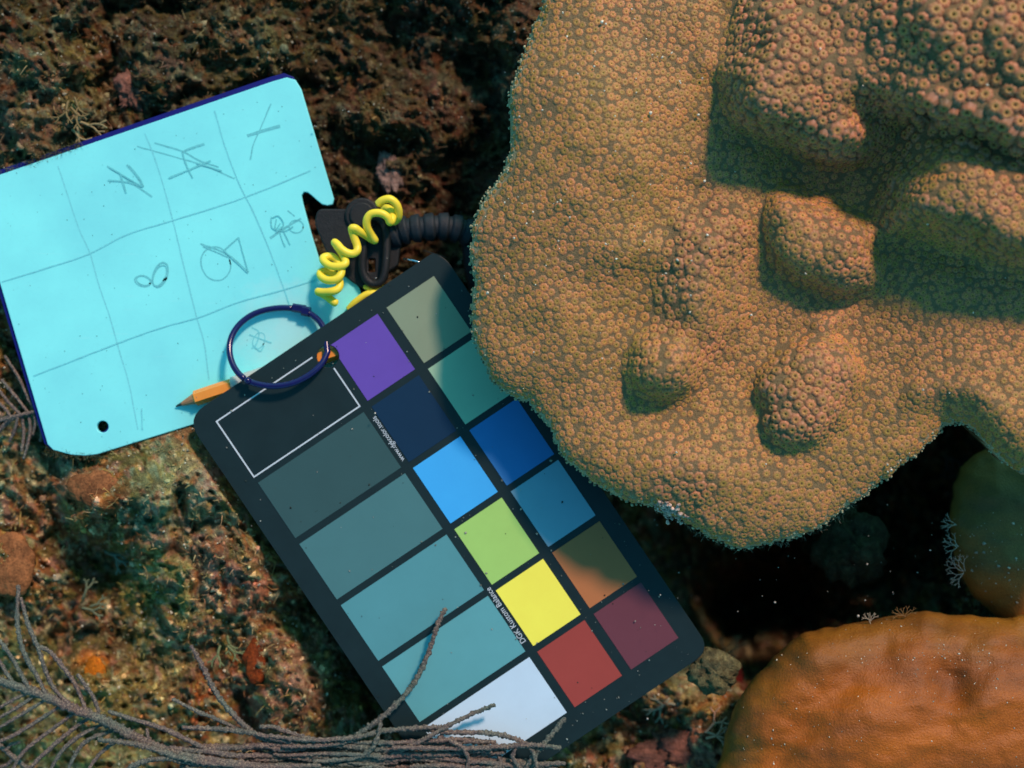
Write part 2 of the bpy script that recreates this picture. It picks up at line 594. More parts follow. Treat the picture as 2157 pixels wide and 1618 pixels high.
hgt = -150 + 0 * U
REL += [(430, 1120, 150, 75), (330, 1040, 70, 30), (235, 1190, 65, -80), (300, 1290, 50, -60), (620, 1310, 45, -60), (600, 1450, 100, 45), (60, 1200, 60, 40), (190, 1060, 60, 40), (120, 1330, 70, -50), (420, 1300, 60, 20), (60, 130, 80, 50), (350, 160, 70, 45), (200, 100, 60, -30), (560, 60, 90, 35), (450, 120, 40, -50), (700, 180, 60, -50), (820, 240, 60, 45), (900, 330, 60, 30)]
hgt += 46 * fbm(wu / 210, wv / 210, 3, 1)
wb = worley(wu / 135 + 3.3, wv / 135 + 1.7, 66)
hgt += 85 * (np.sqrt(np.clip(1 - wb ** 2 * 1.6, 0, 1)) - 0.62)
for (a, b, r, d) in REL:
    hgt += d * np.exp(-((wu - a) ** 2 + (wv - b) ** 2) / (r * r))
w1 = worley(wu / 58, wv / 58, 3)
w2 = worley(wu / 23, wv / 23, 8)
w3 = worley(wu / 11, wv / 11, 14)
rough_amp = 0.55 + 0.45 * sstep(-0.2, 0.5, fbm(U / 160, V_ / 160, 2, 77))
hgt += 30 * (0.5 - w1) * rough_amp + 13 * (0.45 - w2) * rough_amp + 5 * (0.45 - w3)
hgt -= 22 * (1 - sstep(0.06, 0.26, worley(wu / 42 + 5, wv / 42, 51)))
hgt += 26 * fbm(wu / 45, wv / 45, 3, 21) + 24 * fbm(U / 17, V_ / 17, 4, 31, 0.6)
# rock stays under the slate, the card, and the corals
sdS = poly_sd(U, V_, SLATE)
sdC = poly_sd(U, V_, CARD)
sdK = poly_sd(U, V_, CORAL)
lim = np.full(U.shape, 1e3)
lim = np.where(sdS > 3, np.minimum(lim, -66 - 0.25 * np.clip(sdS, 0, 150)), lim)
lim = np.where(sdC > -26, np.minimum(lim, -34 - 0.9 * np.clip(sdC + 26, 0, 70)), lim)
lim = np.where(sdK > -20, np.minimum(lim, 20 - 2.2 * np.clip(sdK + 20, 0, 110)), lim)
hgt = np.minimum(hgt, lim)
# the turf creeping over the upper edge and lower corner of the slate
hgt = np.where(sdS < 3, np.minimum(hgt, -52 + 0.5 * np.clip(-sdS, 0, 200)), hgt)
hgt += 10 * np.exp(-((U - 105) ** 2 / 70 ** 2 + (V_ - 330) ** 2 / 26 ** 2))

# regional tone of the growth (pigment of sponges, crusts, turf; shade painted in at the crevice), (u, v, radius, colour)
TONES = [(150, 80, 130, (74, 58, 30)), (210, 90, 45, (150, 72, 28)), (20, 60, 40, (140, 66, 30)), (70, 130, 60, (130, 96, 84)), (80, 190, 70, (170, 130, 110)),
         (30, 250, 60, (150, 120, 110)), (110, 270, 55, (150, 120, 90)), (170, 190, 40, (100, 90, 50)), (270, 190, 45, (150, 96, 74)), (350, 140, 50, (78, 92, 84)),
         (370, 210, 40, (150, 128, 112)), (280, 240, 40, (126, 70, 40)), (420, 60, 110, (84, 66, 40)), (520, 100, 80, (112, 104, 60)), (560, 90, 40, (180, 180, 130)), (480, 170, 50, (140, 140, 100)),
         (660, 60, 110, (74, 60, 30)), (700, 100, 60, (120, 84, 36)), (860, 30, 80, (100, 60, 50)), (900, 80, 70, (104, 62, 44)), (840, 120, 60, (74, 70, 44)), (1000, 130, 50, (60, 84, 76)),
         (1040, 60, 50, (140, 96, 40)), (1095, 40, 50, (190, 130, 110)), (820, 235, 50, (140, 104, 36)), (930, 190, 40, (170, 110, 104)), (900, 250, 60, (120, 66, 44)), (740, 200, 40, (150, 84, 60)),
         (960, 110, 50, (96, 60, 40)), (660, 260, 80, (66, 44, 30)), (700, 340, 90, (60, 40, 30)), (820, 380, 34, (190, 160, 150)), (890, 370, 60, (126, 66, 44)), (1000, 380, 60, (140, 76, 66)), (1030, 200, 50, (40, 76, 74)),
         (1020, 290, 50, (36, 60, 56)), (930, 450, 90, (110, 56, 44)), (960, 330, 80, (92, 56, 42)), (760, 430, 50, (50, 36, 30)),
         (60, 960, 90, (96, 112, 88)), (130, 1000, 40, (190, 150, 130)), (195, 1030, 46, (170, 100, 50)), (90, 1050, 50, (150, 96, 50)), (300, 980, 60, (92, 92, 56)), (370, 1010, 60, (158, 158, 120)), (430, 940, 50, (166, 120, 84)),
         (430, 1010, 40, (160, 120, 120)), (20, 1180, 60, (190, 116, 60)), (130, 1110, 80, (110, 64, 44)), (220, 1180, 70, (74, 60, 24)), (180, 1230, 50, (70, 44, 22)), (340, 1070, 60, (110, 136, 120)), (250, 1180, 20, (110, 140, 120)),
         (330, 1230, 80, (130, 130, 70)), (420, 1150, 70, (150, 120, 110)), (470, 1220, 70, (150, 106, 104)), (520, 1130, 50, (130, 100, 60)), (560, 1240, 50, (160, 90, 56)), (480, 1310, 60, (120, 84, 50)), (390, 1350, 60, (140, 104, 84)),
         (200, 1410, 26, (210, 120, 30)), (290, 1450, 60, (150, 130, 84)), (330, 1350, 50, (110, 110, 60)), (580, 1370, 60, (140, 92, 60)), (600, 1440, 70, (170, 130, 116)), (530, 1400, 40, (150, 66, 24)), (440, 1480, 40, (160, 74, 26)), (560, 1500, 70, (130, 84, 70)),
         (700, 1500, 60, (110, 70, 36)), (60, 1500, 120, (104, 124, 96)), (150, 1560, 90, (130, 140, 84)), (240, 1600, 60, (120, 140, 110)), (20, 1380, 60, (110, 124, 80)), (660, 1230, 40, (110, 70, 40)),
         (1450, 1330, 60, (110, 126, 100)), (1480, 1400, 50, (176, 140, 110)), (1430, 1450, 60, (130, 140, 110)), (1540, 1430, 30, (130, 40, 34)), (1400, 1560, 80, (190, 120, 110)), (1500, 1570, 50, (190, 120, 100)), (1480, 1500, 40, (176, 140, 70)), (1300, 1600, 80, (90, 66, 46)),
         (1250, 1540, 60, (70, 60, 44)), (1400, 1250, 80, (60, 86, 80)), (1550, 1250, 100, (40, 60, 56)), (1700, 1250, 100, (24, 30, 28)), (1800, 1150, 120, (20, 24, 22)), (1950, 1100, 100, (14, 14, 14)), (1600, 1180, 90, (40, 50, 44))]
tone = np.ones(U.shape + (3,)) * np.array(srgb(84, 62, 42))
acc = np.full(U.shape, 0.55)
tone *= acc[..., None]
for (a, b, r, c) in TONES:
    w = np.exp(-(((wu - a) ** 2 + (wv - b) ** 2) / (r * r)) ** 1.3 * 1.1) * 2.2
    tone += w[..., None] * np.array(srgb(*c))
    acc += w
tone /= acc[..., None]
mott = 1.0 + 0.8 * fbm(wu / 26, wv / 26, 4, 41)
tone = tone * np.clip(mott, 0.35, 2.0)[..., None]
# patches of crust and turf of different kinds, a few to a few dozen units across
for sd_, sc_, thr, colr, amt in ((401, 17, 0.18, (176, 128, 118), 0.75), (402, 13, 0.22, (170, 148, 84), 0.75), (403, 20, 0.18, (118, 142, 124), 0.7), (404, 11, 0.24, (200, 186, 150), 0.8),
                                 (405, 24, 0.16, (60, 46, 20), 0.7), (406, 15, 0.22, (150, 74, 34), 0.7), (407, 30, 0.15, (96, 96, 40), 0.6)):
    m_ = 0.8 * sstep(thr, thr + 0.22, fbm((wu + sd_ * 31) / sc_, (wv - sd_ * 17) / sc_, 4, sd_)) * amt
    tone = tone * (1 - m_[..., None]) + np.array(srgb(*colr)) * m_[..., None]
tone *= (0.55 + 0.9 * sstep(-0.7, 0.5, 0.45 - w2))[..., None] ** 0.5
turf_and_shade = 0.52 + 1.25 * sstep(560, 900, V_ + 0.25 * (1078 - U) + 60 * fbm(U / 120, V_ / 120, 2, 91))
turf_and_shade = turf_and_shade + 0.60 * np.exp(-((U - 120) ** 2 + (V_ - 180) ** 2) / 170 ** 2) + 0.25 * np.exp(-((U - 520) ** 2 + (V_ - 110) ** 2) / 120 ** 2)
turf_and_shade = turf_and_shade * (1 - 0.85 * np.exp(-((U - 1640) / 190) ** 2 - ((V_ - 1230) / 110) ** 2))  # shade of the crevice painted into the rock colour
tone *= turf_and_shade[..., None] * np.array([1.06, 1.17, 0.96])
nu, nv = len(gu), len(gv)
idx = np.arange(nu * nv).reshape(nv, nu)
F = np.stack([idx[:-1, :-1], idx[1:, :-1], idx[1:, 1:], idx[:-1, 1:]], -1).reshape(-1, 4)
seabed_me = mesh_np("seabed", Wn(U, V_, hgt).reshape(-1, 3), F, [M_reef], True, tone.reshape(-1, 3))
seabed = link("seabed", seabed_me, kind="structure")

def samp(arr, u, v):
    i = np.clip(np.searchsorted(gu, u) - 1, 0, nu - 2)
    j = np.clip(np.searchsorted(gv, v) - 1, 0, nv - 2)
    fu = np.clip((u - gu[i]) / (gu[i + 1] - gu[i]), 0, 1)
    fv = np.clip((v - gv[j]) / (gv[j + 1] - gv[j]), 0, 1)
    if arr.ndim == 3:
        fu, fv = fu[..., None], fv[..., None]
    return (arr[j, i] * (1 - fu) + arr[j, i + 1] * fu) * (1 - fv) + (arr[j + 1, i] * (1 - fu) + arr[j + 1, i + 1] * fu) * fv

def ground(u, v):
    return float(samp(hgt, np.array([u]), np.array([v]))[0])

# ------------------------------------------------------------------ star coral
cu_ = np.arange(960, 2500, 5.0)
cv_ = np.arange(-140, 1180, 5.0)
CU, CV = np.meshgrid(cu_, cv_)
LUMPS = [   # outline, height, rim softness, (foot u, v, length over which the mound sinks back into the plate up-right)
    ([(1530, -200), (1545, 60), (1522, 130), (1520, 200), (1545, 262), (1600, 285), (1650, 300), (1700, 325), (1765, 345), (1850, 325), (1872, 290),
      (1880, 250), (2000, 285), (2060, 310), (2160, 345), (2600, 420), (2600, -200)], 150, 62, None),
    ([(1825, -200), (1830, 0), (1850, 60), (1930, 110), (2010, 150), (2600, 300), (2600, -200)], 26, 70, None),
    ([(1845, 480), (1850, 420), (1870, 340), (1910, 260), (1990, 180), (2600, 200), (2600, 640), (2157, 572), (2050, 528), (1950, 505), (1890, 492), (1840, 510)], 125, 66, None),
    ([(1430, 440), (1520, 405), (1575, 440), (1590, 490), (1585, 600), (1565, 690), (1510, 760), (1475, 815), (1400, 842), (1335, 815), (1322, 780), (1350, 720),
      (1385, 650), (1395, 540)], 66, 62, None),
    ([(1240, 528), (1285, 490), (1400, 470), (1440, 500), (1400, 560), (1290, 572)], 19, 45, (1260, 560, 190)),
    ([(1600, 810), (1630, 755), (1700, 715), (1790, 720), (1815, 790), (1780, 880), (1735, 920), (1700, 938), (1650, 928), (1612, 885)], 68, 85, 'round'),
    ([(1610, 450), (1632, 412), (1668, 402), (1720, 430), (1780, 446), (1830, 480), (1848, 550), (1845, 602), (1790, 614), (1730, 606), (1690, 590), (1650, 560), (1622, 515)], 82, 85, 'round'),
    ([(1325, 745), (1365, 715), (1420, 715), (1462, 760), (1455, 820), (1400, 842), (1345, 828), (1318, 790)], 36, 48, 'round'),
    ([(1698, 690), (1715, 668), (1760, 655), (1785, 672), (1770, 700), (1725, 715)], 40, 14, None),
    ([(1900, 800), (1960, 770), (2060, 740), (2300, 800), (2500, 1000), (2500, 1200), (2100, 960), (2040, 890), (1985, 850), (1915, 865)], 34, 60, (1960, 870, 300)),
    ([(1100, 560), (1180, 540), (1230, 620), (1260, 720), (1220, 790), (1140, 760), (1080, 660)], 16, 120, None),
    ([(1240, 870), (1330, 940), (1420, 930), (1520, 880), (1560, 930), (1540, 1020), (1440, 1060), (1320, 1030), (1230, 970)], 14, 80, None),
    ([(1465, 150), (1480, 60), (1515, 40), (1520, 90), (1500, 150)], 26, 22, None),
]
def coral_base(u, v):
    return (165 + 0.02 * (u - 1000) + 70 * np.exp(-((u - 1250) ** 2 / 260 ** 2 + (v - 250) ** 2 / 330 ** 2))
            + 40 * np.exp(-((u - 1500) ** 2 / 300 ** 2 + (v - 1000) ** 2 / 140 ** 2))
            + 60 * sstep(1700, 2200, u))
def coral_z(u, v):
    du = 15 * fbm(u / 52, v / 52, 3, 61)
    dv = 15 * fbm(u / 52, v / 52, 3, 62)
    z = coral_base(u, v) + 13 * fbm(u / 140, v / 140, 2, 63) + 3 * fbm(u / 34, v / 34, 2, 64)
    for poly, h, w, back in LUMPS:
        sd = poly_sd(u + du, v + dv, poly)
        # the flank facing down-left is steep, the others lean back gently into the plate
        e_ = 3.0
        gx_ = poly_sd(u + du + e_, v + dv, poly) - poly_sd(u + du - e_, v + dv, poly)
        gy_ = poly_sd(u + du, v + dv + e_, poly) - poly_sd(u + du, v + dv - e_, poly)
        gl_ = np.hypot(gx_, gy_) + 1e-6
        face = (gx_ * 0.45 - gy_ * 0.89) / gl_
        we = w * (1.0 + 1.3 * (1 - face) ** 1.2) if h > 30 else w * 1.6 + 0 * u
        t = np.clip((sd + 0.22 * we) / (1.22 * we), 0, 1)
        prof = t * t * (3 - 2 * t) * 0.55 + 0.45 * np.sin(t * np.pi / 2) * sstep(0, 0.25, t)
        mod = 1.0
        if back == 'round':
            t = np.clip((sd + 6) / w, 0, 1)
            prof = np.sqrt(np.clip(1 - (1 - t) ** 2, 0, 1))
        if h == 150:
            mod = (1.0 + 0.20 * sstep(1830, 1990, u)) * (1 - (1 - sstep(-160, 150, v)) * (1 - sstep(1620, 1850, u)))
        if h == 125:
            mod = (0.95 + 0.12 * sstep(1830, 2000, u))
        if back and back != 'round':
            mod = 1 - sstep(0.15, 1.0, ((u - back[0]) * 0.51 + (back[1] - v) * 0.86) / back[2])
        dz = h * mod * prof * (1 + 0.08 * fbm(u / 50, v / 50, 2, 65))
        if h == 150:
            main = dz
        elif h == 125:
            z = z + np.maximum(main, dz)
        else:
            z = z + dz
    return z
sd_edge_noise = 7 * fbm(CU / 22, CV / 22, 2, 70)
sdE = poly_sd(CU, CV, CORAL) + sd_edge_noise * 0.5
def blur(a, sg):
    k = np.exp(-0.5 * (np.arange(-12, 13) / sg) ** 2); k /= k.sum()
    p = np.pad(a, 12, mode='edge')
    p = np.apply_along_axis(lambda r: np.convolve(r, k, 'valid'), 1, p)
    return np.apply_along_axis(lambda r: np.convolve(r, k, 'valid'), 0, p)
ZS_ = blur(coral_z(CU, CV), 2.6)
def coral_s(u, v):
    fx = np.clip((u - cu_[0]) / 5.0, 0, len(cu_) - 1.001); fy = np.clip((v - cv_[0]) / 5.0, 0, len(cv_) - 1.001)
    i, j = fx.astype(int), fy.astype(int)
    fx, fy = fx - i, fy - j
    return (ZS_[j, i] * (1 - fx) + ZS_[j, i + 1] * fx) * (1 - fy) + (ZS_[j + 1, i] * (1 - fx) + ZS_[j + 1, i + 1] * fx) * fy
ZC = ZS_.copy()
def rim_drop(sd):
    t = np.clip(sd / 42.0, 0, 1)
    return 42 * (1 - np.sqrt(np.clip(1 - (1 - t) ** 2, 0, 1)))
ZC = ZC - rim_drop(sdE) - 16 * (1 - sstep(0, 140, sdE))
keep = sdE > 0
vid = -np.ones(CU.shape, int)
vid[keep] = np.arange(keep.sum())
q = keep[:-1, :-1] & keep[1:, :-1] & keep[1:, 1:] & keep[:-1, 1:]
Fq = np.stack([vid[:-1, :-1][q], vid[1:, :-1][q], vid[1:, 1:][q], vid[:-1, 1:][q]], -1)
Vc = Wn(CU[keep], CV[keep], ZC[keep])
tcol = np.ones((keep.sum(), 3))
edgew = 1 - sstep(6, 30, sdE[keep])
tcol = tcol * (1 - edgew[:, None]) + np.array([1.9, 2.4, 3.0]) * edgew[:, None]
# boundary -> underside skirt
from collections import defaultdict
ecount = defaultdict(int)
edir = {}
for f in Fq:
    for a, b in ((f[0], f[1]), (f[1], f[2]), (f[2], f[3]), (f[3], f[0])):
        k = (a, b) if a < b else (b, a)
        ecount[k] += 1
        edir[k] = (a, b)
Vl = Vc.tolist()
cent = np.array(W(1750, 500, 0))
sk, skc = {}, []
def skirt(i, lvl):
    if (i, lvl) not in sk:
        p = Vc[i]
        d = (cent[:2] - p[:2])
        d = d / (np.linalg.norm(d) + 1e-9)
        off = (14, 90)[lvl] * K
        sk[(i, lvl)] = len(Vl)
        Vl.append([p[0] + d[0] * off, p[1] + d[1] * off, p[2] - (26, 110)[lvl] * K])
        skc.append([0.5, 0.6, 0.6])
    return sk[(i, lvl)]
Fl = Fq.tolist()
for k, c in ecount.items():
    if c == 1:
        a, b = edir[k]
        Fl.append([b, a, skirt(a, 0), skirt(b, 0)])
        Fl.append([skirt(b, 0), skirt(a, 0), skirt(a, 1), skirt(b, 1)])
coral = thing("star_coral", "huge lumpy tan star coral plate overhanging the colour card", "coral", (1700, 600, 100))
link("colony_plate", mesh_np("colony_plate", np.array(Vl), [list(map(int, f)) for f in Fl], [M_skin], True, np.vstack([tcol, np.array(skc)])), coral)

# polyps: dart throwing with a local spacing, then relaxation
def spacing(u, v):
    s = 13.2 + 0 * u
    for poly, h, w, add in ((LUMPS[0][0], 0, 0, 6.0), (LUMPS[1][0], 0, 0, 3.5), (LUMPS[2][0], 0, 0, 3.5), (LUMPS[3][0], 0, 0, 4.5), (LUMPS[5][0], 0, 0, 4.5), (LUMPS[6][0], 0, 0, 4.0)):
        s = s + add * sstep(-34, 22, poly_sd(u, v, poly))
    s = s + 3.0 * sstep(820, 1050, v) + 2.2 * fbm(u / 120, v / 120, 2, 80)
    e = poly_sd(u, v, CORAL)
    return s * (0.8 + 0.2 * sstep(0, 60, e))
NC = 75000
cu2 = rng.uniform(975, 2300, NC)
cv2 = rng.uniform(-90, 1175, NC)
xu, xv = rng.uniform(1200, 2300, 60000), rng.uniform(-90, 960, 60000)
gi = np.clip(((xu - cu_[0]) / 5).astype(int), 1, len(cu_) - 2); gj = np.clip(((xv - cv_[0]) / 5).astype(int), 1, len(cv_) - 2)
sl = np.hypot(ZC[gj, gi + 1] - ZC[gj, gi - 1], ZC[gj + 1, gi] - ZC[gj - 1, gi]) / 10.0
st = sl > 0.9
cu2 = np.concatenate([xu[st], cu2]); cv2 = np.concatenate([xv[st], cv2])
def zsurf(u, v):
    sdp = poly_sd(u, v, CORAL) + 3.5 * fbm(u / 22, v / 22, 2, 70)
    return coral_s(u, v) - rim_drop(sdp) - 16 * (1 - sstep(0, 140, sdp)), sdp
zz, sdp = zsurf(cu2, cv2)
ok = sdp > 8.0
cu2, cv2, zz = cu2[ok], cv2[ok], zz[ok]
sp = spacing(cu2, cv2)
cell = 30.0
gridh = defaultdict(list)
acc_i = []
P3 = np.stack([cu2 * (H - zz) / H, cv2 * (H - zz) / H, zz], -1)
for i in range(len(cu2)):
    x, y, z = P3[i]
    r = sp[i] * 0.84
    gx, gy = int(x // cell), int(y // cell)
    bad = False
    for ax in (gx - 1, gx, gx + 1):
        for ay in (gy - 1, gy, gy + 1):
            for (X, Y, Z, R) in gridh[(ax, ay)]:
                rr = (r + R) * 0.5
                if (X - x) ** 2 + (Y - y) ** 2 + (Z - z) ** 2 < rr * rr:
                    bad = True
                    break
            if bad: break
        if bad: break
    if not bad:
        gridh[(gx, gy)].append((x, y, z, r))
        acc_i.append(i)
pu, pv = cu2[acc_i].copy(), cv2[acc_i].copy()
for it in range(5):
    pz, _ = zsurf(pu, pv)
    s = spacing(pu, pv)
    Q = np.stack([pu, pv, pz], -1)
    kd = kdtree.KDTree(len(Q))
    for i, p in enumerate(Q):
        kd.insert(p, i)
    kd.balance()
    mv = np.zeros((len(Q), 2))
    for i in range(len(Q)):
        for (p, j, d) in kd.find_n(Q[i], 7):
            if j != i and d < s[i] * 1.05 and d > 1e-6:
                f = (s[i] * 1.05 - d) / d * 0.22
                mv[i, 0] += (Q[i, 0] - p[0]) * f
                mv[i, 1] += (Q[i, 1] - p[1]) * f
    ix_ = np.clip(((pu - cu_[0]) / 5).astype(int), 1, len(cu_) - 2); iy_ = np.clip(((pv - cv_[0]) / 5).astype(int), 1, len(cv_) - 2)
    slope = np.hypot(ZC[iy_, ix_ + 1] - ZC[iy_, ix_ - 1], ZC[iy_ + 1, ix_] - ZC[iy_ - 1, ix_]) / 10.0
    mv /= (1 + slope ** 2)[:, None]
    pu2, pv2 = pu + mv[:, 0], pv + mv[:, 1]
    _, sdq = zsurf(pu2, pv2)
    good = sdq > 8
    pu = np.where(good, pu2, pu)
    pv = np.where(good, pv2, pv)
pz, sdq = zsurf(pu, pv)
ps = spacing(pu, pv)
e = 3.0
zx1, _ = zsurf(pu + e, pv); zx0, _ = zsurf(pu - e, pv)
zy1, _ = zsurf(pu, pv + e); zy0, _ = zsurf(pu, pv - e)
A1 = Wn(pu + e, pv, zx1) - Wn(pu - e, pv, zx0)
B1 = Wn(pu, pv - e, zy0) - Wn(pu, pv + e, zy1)
NRM = np.cross(A1, B1)
NRM /= np.linalg.norm(NRM, axis=1)[:, None]
NRM[NRM[:, 2] < 0] *= -1
NRM += np.array([0, 0, 0.10])
NRM /= np.linalg.norm(NRM, axis=1)[:, None]
PC = Wn(pu, pv, pz)
NSEG = 16
PROF = [(1.16, -0.32, 1.0), (1.0, 0.10, 0.9), (0.80, 0.36, 0.70), (0.54, 0.50, 0.46), (0.32, 0.50, 0.29), (0.15, 0.30, 0.14)]
def polyp_unit(openness=1.0, hgtf=1.0):
    vs_, cs_ = [], []
    for (r, z, t) in PROF:
        for k in range(NSEG):
            alt = k % 2
            a = 2 * math.pi * k / NSEG
            rr = r * (1.0 + (0.07 if alt else -0.05) * (1 if t > 0.3 else 0))
            if t <= 0.29:
                rr *= openness
            zz_ = (z + (0.09 if alt else 0) * (1 if 0.3 < t < 0.9 else 0)) * hgtf
            vs_.append((rr * math.cos(a), rr * math.sin(a), zz_))
            cs_.append((t, float(alt), 0.5))
    vs_.append((0, 0, 0.16 * hgtf))
    cs_.append((0.0, 0.0, 0.5))
    return np.array(vs_), np.array(cs_)
NR = len(PROF)
pf = []
for r in range(NR - 1):
    for k in range(NSEG):
        k2 = (k + 1) % NSEG
        pf.append((r * NSEG + k, r * NSEG + k2, (r + 1) * NSEG + k2))
        pf.append((r * NSEG + k, (r + 1) * NSEG + k2, (r + 1) * NSEG + k))
for k in range(NSEG):
    pf.append(((NR - 1) * NSEG + k, (NR - 1) * NSEG + (k + 1) % NSEG, NR * NSEG))
pf = np.array(pf)
UV_, UC_ = polyp_unit()
NVU = len(UV_)
def frames(N3, ang):
    ref = np.stack([np.cos(ang), np.sin(ang), 0 * ang], -1)
    t = ref - N3 * np.sum(ref * N3, 1)[:, None]
    t /= np.linalg.norm(t, axis=1)[:, None]
    return t, np.cross(N3, t)
ang = rng.uniform(0, 2 * np.pi, len(pu))
TX, TY = frames(NRM, ang)
rad = ps * 0.60 * np.clip(rng.normal(1.0, 0.10, len(pu)), 0.75, 1.3)
tall = rng.uniform(0.7, 1.2, len(pu)) * (0.36 + 0.60 * sstep(15.5, 21, ps))
tall = tall * np.clip(0.9 + 0.9 * (1 - NRM[:, 2]), 1.0, 1.6)
stretch = rng.uniform(0.82, 1.0, len(pu))
opn = rng.uniform(0.6, 1.15, len(pu))
inframe = (pu > 0) & (pu < 2157) & (pv > 0) & (pv < 1618)
order = np.argsort(-(rad * (H / (H - pz)) * np.where(inframe, 1, 0)))
big = order[:300]
rest = order[300:]
def place(ids):
    n = len(ids)
    v = np.broadcast_to(UV_, (n, NVU, 3)).copy()
    inner = UC_[:, 0] <= 0.29
    v[:, inner, :2] *= opn[ids][:, None, None]
    v[:, :, 1] *= stretch[ids][:, None]
    v *= (rad[ids] * K)[:, None, None]
    v[:, :, 2] *= tall[ids][:, None]
    out = PC[ids][:, None, :] + v[..., 0:1] * TX[ids][:, None, :] + v[..., 1:2] * TY[ids][:, None, :] + v[..., 2:3] * NRM[ids][:, None, :]
    c = np.concatenate([np.broadcast_to(UC_, (n, NVU, 3)), np.zeros((n, NVU, 1))], -1)
    c[:, :, 2] = rng.random(n)[:, None]
    c[:, :, 3] = sstep(15.0, 20.5, ps[ids])[:, None]
    f = (pf[None] + (np.arange(n) * NVU)[:, None, None]).reshape(-1, 3)
    return out.reshape(-1, 3), f, c.reshape(-1, 4)
Vp, Fp, Cp = place(rest)
link("polyp_field", mesh_np("polyp_field", Vp, Fp, [M_polyp], True, Cp), coral, kind="stuff")
protos = []
for k in range(6):
    v, c = polyp_unit(rng.uniform(0.7, 1.15), 1.0)
    c = c.copy(); c[:, 2] = (k + 0.5) / 6
    protos.append(mesh_np("polyp", v, pf, [M_polyp], True, c))
for n_, i in enumerate(big):
    o = bpy.data.objects.new("polyp", protos[n_ % 6])
    COL.objects.link(o)
    o.parent = coral
    m = Matrix(((TX[i, 0], TY[i, 0], NRM[i, 0], PC[i, 0]), (TX[i, 1], TY[i, 1], NRM[i, 1], PC[i, 1]), (TX[i, 2], TY[i, 2], NRM[i, 2], PC[i, 2]), (0, 0, 0, 1)))
    s = float(rad[i] * K)
    o.matrix_parent_inverse = Matrix.Translation(-coral.location)
    o.matrix_basis = m @ Matrix.Diagonal((s, s * float(stretch[i]), s * float(tall[i]), 1))

# fringe of pale knobs along the living rim
fr_v, fr_f, fr_c, base_n = [], [], [], 0
ico_v = []
def ball_unit(ns=6, nr=4):
    v, f = [], []
    for r in range(1, nr):
        th = math.pi * r / nr
        for k in range(ns):
            a = 2 * math.pi * k / ns + r * 0.4
            v.append((math.sin(th) * math.cos(a), math.sin(th) * math.sin(a), math.cos(th)))
    v += [(0, 0, 1), (0, 0, -1)]
    for r in range(nr - 2):
        for k in range(ns):
            k2 = (k + 1) % ns
            a, b, c, d = r * ns + k, r * ns + k2, (r + 1) * ns + k2, (r + 1) * ns + k
            f += [(a, d, c), (a, c, b)]
    t = (nr - 1) * ns
    for k in range(ns):
        k2 = (k + 1) % ns
        f += [(t, k, k2), (t + 1, (nr - 2) * ns + k2, (nr - 2) * ns + k)]
    return np.array(v), np.array(f)
BV, BF = ball_unit()
def scatter_balls(name, centres, radii, colors, mat, parent=None, jitter=0.35, flat=0.8, **props):
    n = len(centres)
    v = np.broadcast_to(BV, (n, len(BV), 3)).copy()
    v *= 1 + jitter * rng.uniform(-1, 1, (n, len(BV), 1))
    v *= np.stack([rng.uniform(0.8, 1.3, n), rng.uniform(0.8, 1.3, n), rng.uniform(0.6, 1.1, n) * flat], -1)[:, None, :]
    a = rng.uniform(0, 6.28, n)
    ca, sa = np.cos(a)[:, None], np.sin(a)[:, None]
    x, y = v[..., 0] * ca - v[..., 1] * sa, v[..., 0] * sa + v[..., 1] * ca
    v[..., 0], v[..., 1] = x, y
    v = v * (np.asarray(radii) * K)[:, None, None] + np.asarray(centres)[:, None, :]
    f = (BF[None] + (np.arange(n) * len(BV))[:, None, None]).reshape(-1, 3)
    c = np.repeat(np.asarray(colors), len(BV), axis=0)
    return link(name, mesh_np(name, v.reshape(-1, 3), f, [mat], True, c), parent, **props)
Pq = np.array(CORAL, float)
rimpts = []
for i in range(1, len(Pq) - 5):
    a, b = Pq[i], Pq[i + 1]
    n = max(2, int(np.linalg.norm(b - a) / 3.2))
    for t in np.linspace(0, 1, n, endpoint=False):
        rimpts.append(a + (b - a) * t)
rimpts = np.array(rimpts)
for rep in range(1):
    ru = rimpts[:, 0] + rng.uniform(-5, 5, len(rimpts))
    rv = rimpts[:, 1] + rng.uniform(-5, 5, len(rimpts))
    zr, sdr = zsurf(ru, rv)
    gx1 = poly_sd(ru + 2, rv, CORAL) - poly_sd(ru - 2, rv, CORAL)
    gy1 = poly_sd(ru, rv + 2, CORAL) - poly_sd(ru, rv - 2, CORAL)
    gl = np.hypot(gx1, gy1) + 1e-6
    want = rng.uniform(0, 14, len(ru))
    ru += gx1 / gl * (want - sdr)
    rv += gy1 / gl * (want - sdr)
    zr, sdr = zsurf(ru, rv)
    cols = np.array([0.36, 0.36, 0.22]) * rng.uniform(0.7, 1.3, (len(ru), 1)) * np.array([1, 1, 1])
    scatter_balls("rim_knobs", Wn(ru, rv, zr - rng.uniform(0, 3, len(ru))), rng.uniform(2.2, 3.6, len(ru)), cols, M_tone, coral, 0.25, 0.8, kind="stuff")
# dead white patch on the lower rim
cu3 = rng.normal(1412, 16, 90); cv3 = 1076 + rng.normal(0, 9, 90) + (cu3 - 1412) * 0.25
zq, _ = zsurf(cu3, cv3)
scatter_balls("white_crust", Wn(cu3, cv3, np.maximum(zq, 120) + rng.uniform(-4, 8, 90)), rng.uniform(2.5, 4.8, 90),
              np.array([0.66, 0.52, 0.42]) * rng.uniform(0.5, 1.1, (90, 1)), M_tone, coral, 0.4, 0.9, kind="stuff")

